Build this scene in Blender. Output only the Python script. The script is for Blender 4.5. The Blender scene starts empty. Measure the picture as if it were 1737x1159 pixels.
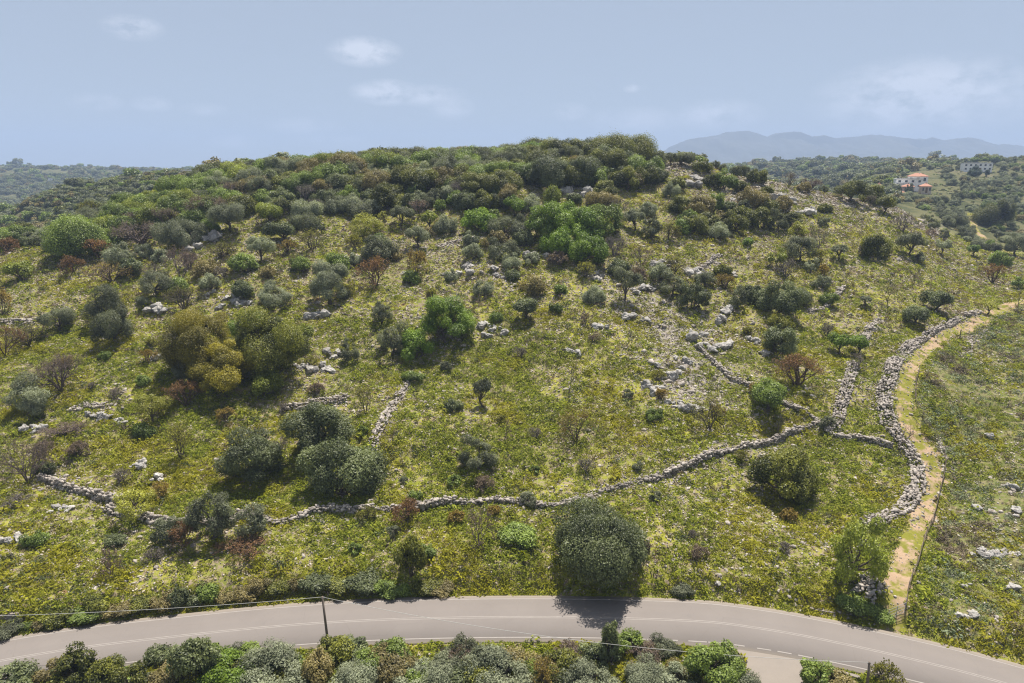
import bpy, math, random
import numpy as np
from mathutils import Vector
R_ = math.radians
scene = bpy.context.scene
COL = scene.collection
rng = np.random.default_rng(11)
random.seed(11)

# ------------------------------------------------------------------ camera
CX, CY, F = 868.5, 579.5, 1158.0
PITCH = R_(14.27); CP, SP = math.cos(PITCH), math.sin(PITCH)
CAMZ = 50.0
cam = bpy.data.cameras.new('camera'); camo = bpy.data.objects.new('camera', cam); COL.objects.link(camo)
cam.sensor_width = 36; cam.lens = 24.0; cam.clip_end = 40000; cam.clip_start = .5
camo.location = (0, 0, CAMZ); camo.rotation_euler = (math.pi/2-PITCH, 0, 0)
scene.camera = camo

# ------------------------------------------------------------------ world, sun, exposure
SUN_EL, SUN_AZ = R_(68), R_(20)
world = bpy.data.worlds.new('World'); scene.world = world; world.use_nodes = True
wn, wl = world.node_tree.nodes, world.node_tree.links
wn.clear()
sky = wn.new('ShaderNodeTexSky'); sky.sky_type = 'NISHITA'; sky.sun_disc = False
sky.sun_elevation = SUN_EL; sky.sun_rotation = SUN_AZ; sky.altitude = 60; sky.air_density = 1.0; sky.dust_density = .25; sky.ozone_density = 3.2
bg = wn.new('ShaderNodeBackground'); bg.inputs['Strength'].default_value = .05
wo = wn.new('ShaderNodeOutputWorld')
tc = wn.new('ShaderNodeTexCoord')
def wmath(op, a, b=None, clamp=False):
    n = wn.new('ShaderNodeMath'); n.operation = op; n.use_clamp = clamp
    for i, x in enumerate((a, b)):
        if x is None: continue
        if isinstance(x, (int, float)): n.inputs[i].default_value = x
        else: wl.new(x, n.inputs[i])
    return n.outputs[0]
cn = wn.new('ShaderNodeTexNoise'); cn.inputs['Scale'].default_value = 26; cn.inputs['Detail'].default_value = 7; cn.inputs['Roughness'].default_value = .62
cmap = wn.new('ShaderNodeMapping'); cmap.inputs['Scale'].default_value = (1, 1, 2.0)
wl.new(tc.outputs['Generated'], cmap.inputs['Vector']); wl.new(cmap.outputs[0], cn.inputs['Vector'])
# cumulus puffs: pixel centre, half sizes (px), strength
CLOUDS = [(1565, 168, 120, 46, .75), (1215, 196, 62, 20, .5), (1080, 205, 70, 18, .38), (655, 157, 48, 16, .8), (725, 163, 55, 14, .5),
          (765, 182, 32, 16, .45), (618, 88, 48, 18, .7), (224, 47, 34, 14, .55), (160, 173, 32, 10, .4), (258, 176, 24, 10, .4),
          (398, 242, 34, 10, .32), (520, 215, 50, 12, .3), (345, 186, 30, 8, .28), (965, 190, 30, 12, .4), (1072, 150, 12, 6, .4), (560, 240, 60, 9, .25)]
acc = None
for (u, v, a, b, st) in CLOUDS:
    t = (v-CY)/F
    d = Vector(((u-CX)/F, CP-SP*t, -SP-CP*t)).normalized()
    sb = wn.new('ShaderNodeVectorMath'); sb.operation = 'SUBTRACT'; wl.new(tc.outputs['Generated'], sb.inputs[0]); sb.inputs[1].default_value = d
    az = math.atan2(d.x, d.y)
    rt = wn.new('ShaderNodeVectorRotate'); rt.rotation_type = 'Z_AXIS'; rt.inputs['Angle'].default_value = az; wl.new(sb.outputs[0], rt.inputs['Vector'])
    ml = wn.new('ShaderNodeVectorMath'); ml.operation = 'MULTIPLY'; wl.new(rt.outputs[0], ml.inputs[0]); ml.inputs[1].default_value = (F/a*1.05, F/a, F/b)
    ln = wn.new('ShaderNodeVectorMath'); ln.operation = 'LENGTH'; wl.new(ml.outputs[0], ln.inputs[0])
    m = wmath('MULTIPLY', wmath('SUBTRACT', 1.35, ln.outputs['Value'], True), st)
    acc = m if acc is None else wmath('MAXIMUM', acc, m)
nz = wmath('MULTIPLY', wmath('SUBTRACT', cn.outputs['Fac'], .33), 4.2, True)
cm = wmath('MULTIPLY', wmath('MULTIPLY', acc, 1.9), nz, True)
mix = wn.new('ShaderNodeMix'); mix.data_type = 'RGBA'
veil = wn.new('ShaderNodeMix'); veil.data_type = 'RGBA'; veil.inputs[0].default_value = .72; wl.new(sky.outputs[0], veil.inputs[6]); veil.inputs[7].default_value = (5.4, 5.9, 6.75, 1)
wl.new(wmath('MULTIPLY', cm, .8), mix.inputs[0]); wl.new(veil.outputs[2], mix.inputs[6]); mix.inputs[7].default_value = (8.8, 9.3, 10.4, 1)
wl.new(mix.outputs[2], bg.inputs['Color']); wl.new(bg.outputs[0], wo.inputs['Surface'])

sun = bpy.data.lights.new('sun', 'SUN'); sun.energy = 5.0; sun.angle = R_(.53); sun.color = (1, .95, .87)
suno = bpy.data.objects.new('sun', sun); COL.objects.link(suno)
sd = Vector((math.sin(SUN_AZ)*math.cos(SUN_EL), math.cos(SUN_AZ)*math.cos(SUN_EL), math.sin(SUN_EL)))
suno.rotation_euler = (-sd).to_track_quat('-Z', 'Y').to_euler(); suno.location = (60, 200, 200)
vs = scene.view_settings; vs.view_transform = 'Standard'; vs.look = 'None'; vs.exposure = .92; vs.gamma = 1; vs.use_curve_mapping = False
cy = scene.cycles
cy.max_bounces = 6; cy.diffuse_bounces = 3; cy.glossy_bounces = 2; cy.transmission_bounces = 4; cy.volume_bounces = 1; cy.transparent_max_bounces = 8
cy.use_denoising = True; cy.denoiser = 'OPENIMAGEDENOISE'; cy.denoising_input_passes = 'RGB_ALBEDO_NORMAL'; cy.denoising_prefilter = 'NONE'; cy.use_adaptive_sampling = False; cy.filter_width = 1.2; cy.sampling_pattern = 'BLUE_NOISE'
HAZE_DENSITY = .00019

# ------------------------------------------------------------------ helpers: noise, meshes, materials
PERM = np.random.default_rng(5).random((256, 256)).astype(np.float64)*2-1
def vnoise(x, y, seed=0):
    x = np.asarray(x, float)+seed*37.13; y = np.asarray(y, float)+seed*91.7
    xi = np.floor(x).astype(int); yi = np.floor(y).astype(int); fx = x-xi; fy = y-yi
    fx = fx*fx*fx*(fx*(fx*6-15)+10); fy = fy*fy*fy*(fy*(fy*6-15)+10)
    a = PERM[xi & 255, yi & 255]; b = PERM[(xi+1) & 255, yi & 255]; c = PERM[xi & 255, (yi+1) & 255]; d = PERM[(xi+1) & 255, (yi+1) & 255]
    return (a*(1-fx)+b*fx)*(1-fy)+(c*(1-fx)+d*fx)*fy
def fbm(x, y, octv=4, seed=0, gain=.5):
    s = 0; a = 1; n = 0
    for k in range(octv):
        s = s+a*vnoise(x*2**k, y*2**k, seed+k); n += a; a *= gain
    return s/n
def sstep(a, b, x):
    t = np.clip((x-a)/(b-a), 0, 1); return t*t*(3-2*t)

def mesh_np(name, verts, faces, tint=None, smooth=False, extra=None):
    """faces: list of index arrays, each (n,3) or (n,4)"""
    me = bpy.data.meshes.new(name)
    verts = np.asarray(verts, np.float32)
    faces = [np.asarray(f, np.int32) for f in faces if len(f)]
    nl = sum(f.size for f in faces); nf = sum(len(f) for f in faces)
    me.vertices.add(len(verts)); me.vertices.foreach_set('co', verts.ravel())
    me.loops.add(nl); me.loops.foreach_set('vertex_index', np.concatenate([f.ravel() for f in faces]))
    me.polygons.add(nf)
    ls = []; st = 0
    for f in faces:
        ls.append(st+np.arange(len(f))*f.shape[1]); st += f.size
    me.polygons.foreach_set('loop_start', np.concatenate(ls).astype(np.int32))
    if smooth: me.polygons.foreach_set('use_smooth', np.ones(nf, bool))
    if tint is not None:
        at = me.attributes.new('tint', 'FLOAT', 'POINT'); at.data.foreach_set('value', np.asarray(tint, np.float32))
    for k, vv in (extra or {}).items():
        at = me.attributes.new(k, 'FLOAT', 'POINT'); at.data.foreach_set('value', np.asarray(vv, np.float32))
    me.update(calc_edges=True)
    return me

def ob(name, data, mat=None, parent=None, loc=None, link=True):
    o = bpy.data.objects.new(name, data)
    if mat is not None and data is not None and not data.materials: data.materials.append(mat)
    if link: COL.objects.link(o)
    if parent is not None: o.parent = parent
    if loc is not None: o.location = loc
    return o
def tag(o, label=None, cat=None, group=None, kind=None):
    if label: o['label'] = label
    if cat: o['category'] = cat
    if group: o['group'] = group
    if kind: o['kind'] = kind
    return o

class G:
    """collects boxes, tubes and prisms into one mesh"""
    def __init__(s): s.v = []; s.f = []; s.n = 0
    def add(s, v, f):
        s.v.append(np.asarray(v, float)); s.f += [[i+s.n for i in q] for q in f]; s.n += len(v)
    def box(s, x0, x1, y0, y1, z0, z1):
        v = [(x, y, z) for z in (z0, z1) for x, y in ((x0, y0), (x1, y0), (x1, y1), (x0, y1))]
        s.add(v, [(3, 2, 1, 0), (4, 5, 6, 7), (0, 1, 5, 4), (1, 2, 6, 5), (2, 3, 7, 6), (3, 0, 4, 7)])
    def tube(s, pts, rad, n=6):
        pts = [Vector(p) for p in pts]; rad = rad if hasattr(rad, '__len__') else [rad]*len(pts)
        v = []; f = []
        for i, p in enumerate(pts):
            d = (pts[min(i+1, len(pts)-1)]-pts[max(i-1, 0)]).normalized()
            a = d.orthogonal().normalized() if abs(d.z) > .9 else d.cross(Vector((0, 0, 1))).normalized()
            b = d.cross(a)
            for k in range(n):
                an = 2*math.pi*k/n; v.append(p+(a*math.cos(an)+b*math.sin(an))*rad[i])
        for i in range(len(pts)-1):
            for k in range(n):
                k2 = (k+1) % n; f.append((i*n+k, i*n+k2, (i+1)*n+k2, (i+1)*n+k))
        f.append(tuple(range(n))[::-1]); f.append(tuple((len(pts)-1)*n+k for k in range(n)))
        s.add(v, f)
    def mesh(s, name, smooth=False):
        me = bpy.data.meshes.new(name); me.from_pydata([tuple(p) for p in np.concatenate(s.v)], [], s.f)
        if smooth: me.polygons.foreach_set('use_smooth', np.ones(len(me.polygons), bool))
        me.update(); return me

class NT:
    """small node-graph helper"""
    def __init__(s, name):
        s.m = bpy.data.materials.new(name); s.m.use_nodes = True; s.t = s.m.node_tree; s.n = s.t.nodes; s.l = s.t.links
        s.p = s.n['Principled BSDF']; s.out = s.n['Material Output']
    def put(s, sock, x):
        if isinstance(x, bpy.types.NodeSocket): s.l.new(x, sock)
        elif isinstance(x, tuple) and len(x) == 3 and sock.type == 'RGBA': sock.default_value = (*x, 1)
        else: sock.default_value = x
    def math(s, op, a, b=0., clamp=False):
        n = s.n.new('ShaderNodeMath'); n.operation = op; n.use_clamp = clamp; s.put(n.inputs[0], a); s.put(n.inputs[1], b); return n.outputs[0]
    def mix(s, f, a, b, mode='MIX'):
        n = s.n.new('ShaderNodeMix'); n.data_type = 'RGBA'; n.blend_type = mode; s.put(n.inputs[0], f); s.put(n.inputs[6], a); s.put(n.inputs[7], b); return n.outputs[2]
    def attr(s, name):
        n = s.n.new('ShaderNodeAttribute'); n.attribute_name = name; return n.outputs['Fac']
    def pos(s):
        return s.n.new('ShaderNodeNewGeometry').outputs['Position']
    def noise(s, vec, scale, detail=3, rough=.55):
        n = s.n.new('ShaderNodeTexNoise'); n.inputs['Scale'].default_value = scale; n.inputs['Detail'].default_value = detail; n.inputs['Roughness'].default_value = rough
        if vec is not None: s.l.new(vec, n.inputs['Vector'])
        return n.outputs['Fac']
    def ramp(s, x, lo, hi):
        n = s.n.new('ShaderNodeMapRange'); n.interpolation_type = 'SMOOTHSTEP'; s.put(n.inputs[0], x); n.inputs[1].default_value = lo; n.inputs[2].default_value = hi; return n.outputs[0]
    def bump(s, h, strength=.5, dist=.1):
        n = s.n.new('ShaderNodeBump'); n.inputs['Strength'].default_value = strength; n.inputs['Distance'].default_value = dist; s.put(n.inputs['Height'], h); s.l.new(n.outputs[0], s.p.inputs['Normal'])
    def base(s, c, rough=.9, spec=.2):
        s.put(s.p.inputs['Base Color'], c); s.put(s.p.inputs['Roughness'], rough); s.p.inputs['Specular IOR Level'].default_value = spec; return s.m
    def info(s, k='Random'):
        return s.n.new('ShaderNodeObjectInfo').outputs[k]

def leaf_mat(name, A, B, trans=.35, rough=.55, spec=.25, gamma=1.0, var=.24, patch=None):
    t = NT(name); a = t.attr('tint')
    if gamma != 1: a = t.math('POWER', a, gamma)
    c = t.mix(a, A, B)
    r = t.info()
    if patch is not None:      # patches of another growth, by place
        pn = t.ramp(t.noise(t.info('Location'), patch[1], 2), patch[2], patch[3]); c = t.mix(pn, c, t.mix(a, tuple(x*.6 for x in patch[0]), patch[0]))
    c = t.mix(1.0, c, t.mix(r, (1-var,)*3, (1+var*.6,)*3), 'MULTIPLY')
    t.base(c, rough, spec)
    tr = t.n.new('ShaderNodeBsdfTranslucent'); t.put(tr.inputs['Color'], t.mix(1.0, c, (1.15, 1.2, .55), 'MULTIPLY'))
    ms = t.n.new('ShaderNodeMixShader'); ms.inputs[0].default_value = trans
    t.l.new(t.p.outputs[0], ms.inputs[1]); t.l.new(tr.outputs[0], ms.inputs[2]); t.l.new(ms.outputs[0], t.out.inputs['Surface'])
    return t.m
def plain_mat(name, A, B=None, scale=3., rough=.85, spec=.2, var=.0, bump=0, bscale=20):
    t = NT(name); P = t.n.new('ShaderNodeTexCoord').outputs['Object']
    c = t.mix(t.noise(P, scale, 4), A, B or A)
    if var: c = t.mix(1.0, c, t.mix(t.info(), (1-var,)*3, (1+var,)*3), 'MULTIPLY')
    if bump: t.bump(t.noise(P, bscale, 4), bump, .05)
    return t.base(c, rough, spec)

# ------------------------------------------------------------------ terrain height
def pchip(xs, ys, x):
    xs = np.array(xs, float); ys = np.array(ys, float); h = np.diff(xs); d = np.diff(ys)/h; n = len(xs); m = np.zeros(n)
    for i in range(1, n-1):
        if d[i-1]*d[i] > 0:
            w1 = 2*h[i]+h[i-1]; w2 = h[i]+2*h[i-1]; m[i] = (w1+w2)/(w1/d[i-1]+w2/d[i])
    m[0] = d[0]; m[-1] = d[-1]
    x = np.clip(x, xs[0], xs[-1]); k = np.clip(np.searchsorted(xs, x)-1, 0, n-2); t = (x-xs[k])/h[k]
    return (2*t**3-3*t**2+1)*ys[k]+(t**3-2*t**2+t)*h[k]*m[k]+(-2*t**3+3*t**2)*ys[k+1]+(t**3-t**2)*h[k]*m[k+1]
# fan of profiles: side ratio x/y -> (distance of the road's far edge, heights along that direction)
COLS = {
 -1.3: (52, [(80, 4.5), (120, 10), (180, 18), (230, 18), (300, 5), (400, 8), (460, 14), (600, 0), (1000, 0), (1800, 55), (2500, 40)]),
 -.9: (62, [(85, 5), (105, 9), (130, 13.8), (160, 20.5), (190, 25.7), (205, 27), (230, 24), (290, 8), (350, 8), (400, 7), (450, 11), (540, 4), (700, -4), (1000, -3), (1800, 55), (2400, 40)]),
 -.745: (65, [(90, 5.2), (110, 9.8), (130, 15), (160, 22.7), (190, 28.3), (205, 30.3), (230, 28), (285, 13), (340, 10), (400, 10), (450, 18), (520, 12), (700, -4), (1000, -3), (1800, 53), (2300, 40)]),
 -.64: (67, [(90, 5.4), (110, 10), (130, 15.2), (160, 23.4), (190, 30), (210, 32.9), (235, 31), (290, 19), (330, 18), (400, 25), (450, 35), (520, 28), (700, 0), (1000, 0), (1800, 46), (2300, 40)]),
 -.5: (69, [(95, 6.5), (130, 15.8), (160, 25.2), (190, 34), (215, 40), (232, 42.6), (260, 40), (330, 30), (400, 36), (450, 43), (520, 38), (700, 10), (1000, 5), (1800, 40), (2300, 40)]),
 -.435: (70, [(95, 6.3), (130, 16), (160, 25.8), (190, 35.4), (220, 43), (245, 47.2), (270, 45), (340, 36), (400, 39), (450, 45.5), (520, 40), (700, 10), (1000, 5), (1800, 36), (2300, 38)]),
 -.31: (70.6, [(95, 6.1), (130, 16), (160, 25.8), (190, 36), (220, 44.8), (250, 50), (275, 48), (340, 40), (450, 44), (520, 40), (700, 10), (1000, 5), (1800, 30), (2300, 30)]),
 -.15: (71.3, [(95, 6), (115, 11.2), (130, 15.9), (160, 25.9), (190, 36.4), (220, 45.7), (240, 50.2), (257, 52.4), (290, 50), (400, 34), (600, 10), (1000, 5), (1800, 30)]),
 .0: (71.4, [(95, 6), (115, 11.3), (130, 16), (160, 26), (190, 36.5), (220, 46), (240, 51), (258, 53.6), (290, 51), (400, 34), (600, 10), (1000, 5), (1800, 30)]),
 .11: (71.2, [(95, 6), (115, 11.3), (130, 16), (160, 26), (190, 36.8), (220, 47), (240, 52.6), (255, 55.2), (290, 52), (400, 30), (600, 10), (1000, 10), (1500, 32), (1800, 30)]),
 .19: (71, [(95, 5.9), (115, 11.1), (130, 15.8), (160, 25.7), (190, 36.2), (220, 46), (238, 51), (250, 53.4), (285, 50), (400, 27), (600, 12), (1000, 15), (1500, 40), (1800, 30)]),
 .265: (70.6, [(95, 5.7), (130, 15.5), (160, 25.2), (190, 35.2), (220, 44.9), (238, 49.5), (250, 51.2), (285, 47), (400, 25), (600, 18), (1000, 25), (1500, 47), (1800, 36)]),
 .32: (70.5, [(95, 5.5), (130, 15), (160, 24.5), (190, 34.2), (220, 43), (240, 47.2), (275, 43), (400, 25), (600, 24), (1000, 34), (1500, 53), (1800, 40)]),
 .365: (70.2, [(95, 5.3), (130, 14.8), (160, 24.2), (190, 33.4), (215, 41), (235, 45.4), (265, 42), (350, 26), (500, 26), (700, 30), (1000, 40), (1500, 60), (1800, 40)]),
 .45: (69.5, [(95, 5), (115, 10), (130, 14.5), (160, 23.5), (190, 32), (215, 38.2), (235, 41.3), (265, 37), (320, 27), (500, 25), (700, 33), (1000, 44), (1500, 62), (1800, 40)]),
 .53: (68, [(90, 4.5), (112, 10), (150, 20), (190, 29.7), (220, 35.2), (240, 37.3), (265, 34), (300, 29), (400, 30), (500, 37), (700, 45), (1000, 46), (1500, 64), (1800, 40)]),
 .59: (66.5, [(90, 5), (112, 11), (150, 19.2), (190, 26.7), (220, 30.7), (240, 31.8), (270, 30), (300, 28), (380, 28), (450, 33.5), (600, 43.5), (700, 50), (1000, 46), (1500, 62), (1800, 40)]),
 .645: (64.5, [(94, 6), (120, 12), (151, 17.5), (190, 21.7), (240, 22.6), (300, 22.3), (380, 24.6), (450, 31), (600, 45), (680, 53), (900, 42), (1500, 60), (1800, 40)]),
 .72: (62.5, [(84, 3.4), (120, 10), (150, 15.2), (175, 18.2), (210, 18.2), (250, 17.6), (300, 16.8), (350, 18.4), (450, 27.7), (600, 43.8), (690, 55), (900, 42), (1500, 50), (1800, 40)]),
 .8: (60, [(84, 4), (120, 10.5), (150, 15.6), (170, 18.5), (200, 17.2), (250, 16.2), (300, 16.4), (350, 18.6), (450, 28.5), (600, 46), (700, 59), (900, 44), (1500, 50), (1800, 40)]),
 1.3: (44, [(70, 6), (100, 11), (170, 21), (250, 18), (350, 20), (450, 30), (700, 60), (900, 44), (1800, 40)]),
}
sk = np.array(sorted(COLS)); QN = 900
qmin, qmax = math.log(40.), math.log(9700.)
Yq = np.exp(np.linspace(qmin, qmax, QN))-100
rows = []
for s in sk:
    yr, pts = COLS[s]
    P = [(-60, -9), (0, -8), (yr-26, -3.4), (yr-16, -1.5), (yr-11, -.1), (yr, 0), (yr+3.2, 1.7)]
    P += [p for p in pts if p[0] > yr+6]+[(9600, 0)]
    rows.append(pchip([p[0] for p in P], [p[1] for p in P], Yq))
rows = np.array(rows)
SN = 521; Sg = np.linspace(-1.3, 1.3, SN)
LUT = np.stack([pchip(sk, rows[:, j], Sg) for j in range(QN)], 1)      # (SN,QN)
ker = np.array([1, 4, 9, 13, 15, 13, 9, 4, 1.]); ker /= ker.sum()
LUT = np.apply_along_axis(lambda a: np.convolve(np.pad(a, 4, 'edge'), ker, 'valid'), 0, LUT)
def W(y): return np.maximum(y, 60.)
def lut(x, y):
    s = np.clip(x/W(y), -1.3, 1.3); a = (s+1.3)/2.6*(SN-1); b = (np.log(np.clip(y, -59, 9500)+100)-qmin)/(qmax-qmin)*(QN-1)
    i = np.clip(a.astype(int), 0, SN-2); j = np.clip(b.astype(int), 0, QN-2); a = a-i; b = b-j
    return (LUT[i, j]*(1-b)+LUT[i, j+1]*b)*(1-a)+(LUT[i+1, j]*(1-b)+LUT[i+1, j+1]*b)*a
def spline(pts, step=.5):
    """Catmull-Rom through 2-D or 3-D points, resampled evenly"""
    p = np.array(pts, float); p = np.vstack([2*p[0]-p[1], p, 2*p[-1]-p[-2]]); out = []
    for i in range(1, len(p)-2):
        n = max(2, int(np.linalg.norm(p[i+1]-p[i])/step)+1); t = np.linspace(0, 1, n, endpoint=False)[:, None]
        out.append(.5*(2*p[i]+(p[i+1]-p[i-1])*t+(2*p[i-1]-5*p[i]+4*p[i+1]-p[i+2])*t**2+(3*p[i]-p[i-1]-3*p[i+1]+p[i+2])*t**3))
    out.append(p[-2][None]); return np.vstack(out)
ROADC = spline([(-115, 36), (-80, 51), (-53.6, 60.9), (-37.4, 64.7), (-19.3, 67.3), (.8, 68.1), (19.5, 67.5), (27.8, 66.1), (35.5, 63.7), (43.3, 60.6), (49.3, 57.7), (62, 50.5), (80, 39), (110, 18)], .8)
SIDEC = spline([(27, 63.5), (27.3, 59), (26.4, 54), (25, 47), (23, 38)], .8)
def dist_to(line, x, y):
    x = np.asarray(x, float); y = np.asarray(y, float); d = np.full(x.shape, 1e9)
    near = (y < 110) & (y > 0)
    if near.any():
        px, py = x[near], y[near]; dd = np.full(px.shape, 1e9)
        for k in range(0, len(px), 20000):
            dd[k:k+20000] = np.sqrt(((px[k:k+20000, None]-line[None, ::2, 0])**2+(py[k:k+20000, None]-line[None, ::2, 1])**2).min(1))
        d[near] = dd
    return d
def height(x, y):
    x = np.atleast_1d(np.asarray(x, float)); y = np.atleast_1d(np.asarray(y, float))
    z = lut(x, y)
    far = sstep(260, 700, y)
    z = z+fbm(x/19, y/19, 3, 1)*1.5*sstep(74, 100, y)*(1+far*1.2)+fbm(x/5.5, y/5.5, 3, 7)*.55*(.4+.6*sstep(70, 90, y))+fbm(x/1.5, y/1.5, 2, 21)*.17+far*fbm(x/110, y/110, 4, 31)*9*sstep(380, 900, y)
    # bedrock ledges: low steps on the open slope
    q = z*.55+fbm(x/9, y/9, 3, 51)*1.2; st = (q-np.floor(q)); z = z+(sstep(.0, .18, st)-st)*.42*sstep(80, 110, y)*(1-far)
    w = np.minimum(dist_to(ROADC, x, y)/1.0, dist_to(SIDEC, x, y)+1.4)
    return z*sstep(4.0, 7.5, w)+(-.15)*(1-sstep(4.0, 7.5, w))
def ray(u, v):
    t = (v-CY)/F; return (u-CX)/F, CP-SP*t, -SP-CP*t
YS = np.concatenate([np.arange(52, 300, .5), np.exp(np.linspace(math.log(300), math.log(5000), 500))])
def hit(u, v, ymin=54, ymax=290):
    """point of the ground seen at pixel (u, v) of the photograph; on the crest when the ray misses"""
    dx, dy, dz = ray(u, v); Y = YS[(YS >= ymin) & (YS <= ymax)]
    zr = CAMZ+Y*dz/dy; xr = Y*dx/dy; zt = height(xr, Y); below = np.where(zr <= zt)[0]
    if len(below):
        i = below[0]
        if i > 0:
            a = zr[i-1]-zt[i-1]; b = zt[i]-zr[i]; y = Y[i-1]+(Y[i]-Y[i-1])*a/(a+b+1e-9)
        else: y = Y[0]
    else:
        y = Y[np.argmax((zt-zr)/Y)]
    x = y*dx/dy; return np.array([x, y, float(height(x, y)[0])])
def depth(p): return p[1]*CP-(p[2]-CAMZ)*SP
def project(p):
    d = depth(p); return CX+F*p[0]/d, CY-F*((p[2]-CAMZ)*CP+p[1]*SP)/d

# ------------------------------------------------------------------ track and walls: lines on the ground
def gline(px, step=.5, **k): return spline([hit(u, v, **k)[:2] for u, v in px], step)
TRACK = gline([(1508, 1064), (1516, 1040), (1519, 1017), (1527, 977), (1543, 926), (1564, 870), (1577, 826), (1580, 790), (1562, 757), (1541, 723), (1532, 688), (1536, 652), (1551, 613), (1580, 583), (1614, 560), (1657, 543), (1700, 525), (1745, 511), (1800, 498)], .5)
FPATH = gline([(1646, 362), (1650, 375), (1654, 390), (1668, 403), (1690, 416), (1715, 431), (1740, 446), (1790, 470)], 1., ymin=225, ymax=520)
def dist_line(line, x, y, st=3):
    d = np.full(len(x), 1e9)
    for k in range(0, len(x), 20000):
        d[k:k+20000] = np.sqrt(((x[k:k+20000, None]-line[None, ::st, 0])**2+(y[k:k+20000, None]-line[None, ::st, 1])**2).min(1))
    return d

# ------------------------------------------------------------------ ground sheet
xs_s = np.concatenate([np.linspace(-1.3, -.93, 24)[:-1], np.linspace(-.93, .93, 600), np.linspace(.93, 1.3, 24)[1:]])
ys_r = np.concatenate([np.linspace(-59, 44, 14), np.arange(46, 66, 1.), np.arange(66, 130, .36), np.arange(130, 275, .52), np.exp(np.linspace(math.log(276), math.log(9400), 210))])
SX, YY = np.meshgrid(xs_s, ys_r); XX = SX*W(YY)
XX = XX+(YY < 60)*0; fx, fy = XX.ravel(), YY.ravel()
Z = height(fx, fy)
nr, nc = XX.shape; idx = np.arange(nr*nc).reshape(nr, nc)
quads = np.stack([idx[:-1, :-1], idx[:-1, 1:], idx[1:, 1:], idx[1:, :-1]], -1).reshape(-1, 4)
def track_x(y):      # x of the track at forward distance y
    o = np.argsort(TRACK[:, 1]); return np.interp(y, TRACK[o, 1], TRACK[o, 0])
def phry(x, y): return sstep(1.2, 4.5, x-track_x(y))*(1-sstep(165, 190, y))*sstep(60, 66, y)
def rocky(x, y):     # stony ground: towards the summit, the eastern spur and the ribs of bedrock
    s = x/W(y); r = .55*sstep(205, 245, y)*sstep(.12, .2, s)*(1-sstep(.6, .66, s))+.40*sstep(165, 215, y)*sstep(.15, .35, s)
    for (u, v, a, b, w) in ((1165, 600, 95, 120, .75), (1080, 500, 140, 55, .5), (1190, 440, 70, 60, .55), (790, 465, 110, 45, .45), (640, 430, 170, 40, .3), (400, 510, 120, 30, .35), (1060, 280, 90, 22, .7), (560, 640, 120, 70, .3), (150, 690, 150, 60, .3), (150, 870, 170, 60, .35), (500, 420, 130, 60, .35), (1330, 330, 110, 40, .5), (940, 320, 120, 50, .35)):
        p = hit(u, v); d = depth(p)
        e = ((x-p[0])/(a*d/F))**2+((y-p[1])/(b*d/F*2.2))**2; r = np.maximum(r, w*np.exp(-e))
    return np.clip(r+.09+.22*fbm(x/13, y/13, 3, 77), 0, 1)
ph = phry(fx, fy); rk = rocky(fx, fy)
far = sstep(255, 330, fy)
terr = mesh_np('ground', np.stack([fx, fy, Z], 1), [quads], smooth=True, extra={'phrygana': ph, 'rocky': rk, 'far': far})
def ground_material():
    t = NT('ground_soil_grass'); P = t.pos()
    n1 = t.noise(P, .05, 3); n2 = t.noise(P, .32, 4, .6); n3 = t.noise(P, 1.3, 4, .65); n4 = t.noise(P, 5., 3, .6)
    grass = t.mix(t.ramp(n2, .35, .65), (.15, .172, .019), (.29, .28, .028))
    grass = t.mix(t.ramp(n1, .42, .62), grass, (.165, .175, .032))
    dry = t.mix(n4, (.10, .072, .045), (.36, .285, .205))
    c = t.mix(t.ramp(t.math('ADD', t.math('MULTIPLY', n3, .75), t.math('MULTIPLY', n4, .38)), .50, .66), grass, dry)
    c = t.mix(t.ramp(n2, .66, .74), c, (.16, .085, .045))
    scrub = t.mix(t.ramp(n3, .40, .62), (.12, .135, .035), (.20, .17, .09))
    scrub = t.mix(t.ramp(n2, .55, .75), scrub, (.14, .15, .02))
    c = t.mix(t.attr('phrygana'), c, scrub)
    v = t.n.new('ShaderNodeTexVoronoi'); v.inputs['Scale'].default_value = 1.5; t.l.new(P, v.inputs['Vector'])
    stone = t.mix(n4, (.17, .145, .125), (.38, .335, .29))
    m = t.ramp(t.math('ADD', t.math('MULTIPLY', n3, .6), t.math('MULTIPLY', t.attr('rocky'), .36)), .50, .60)
    c = t.mix(m, c, stone)
    far_c = t.mix(t.ramp(n1, .38, .6), (.055, .062, .026), (.105, .10, .045))
    far_c = t.mix(t.ramp(t.noise(P, .013, 3), .60, .72), far_c, (.12, .105, .06))
    c = t.mix(t.attr('far'), c, far_c)
    t.bump(t.math('ADD', n3, t.math('MULTIPLY', n4, .4)), .9, .25)
    return t.base(c, .95, .1)
tag(ob('ground', terr, ground_material()), kind='structure')

# ------------------------------------------------------------------ far mountains (own relief) 
MT = [(960, 285), (1040, 278), (1110, 266), (1135, 250), (1150, 243), (1165, 237), (1190, 233), (1215, 230), (1232, 224), (1250, 223), (1270, 222), (1285, 226), (1302, 232), (1320, 226), (1345, 223), (1358, 224), (1380, 232), (1398, 229), (1415, 234), (1440, 233), (1475, 229), (1500, 231), (1540, 234), (1565, 237), (1580, 233), (1602, 238), (1625, 234), (1650, 238), (1685, 247), (1705, 244), (1737, 250), (1790, 256), (1850, 268), (1950, 280)]
mx = []; mz = []
MY = 6200.
for u, v in MT:
    dx, dy, dz = ray(u, v); mx.append(MY*dx/dy); mz.append(CAMZ+MY*dz/dy)
gx = np.linspace(mx[0], mx[-1], 420); gy = np.linspace(4700, 7900, 110)
GX, GY = np.meshgrid(gx, gy)
crest = np.interp(GX+0*GY, mx, mz)
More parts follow.
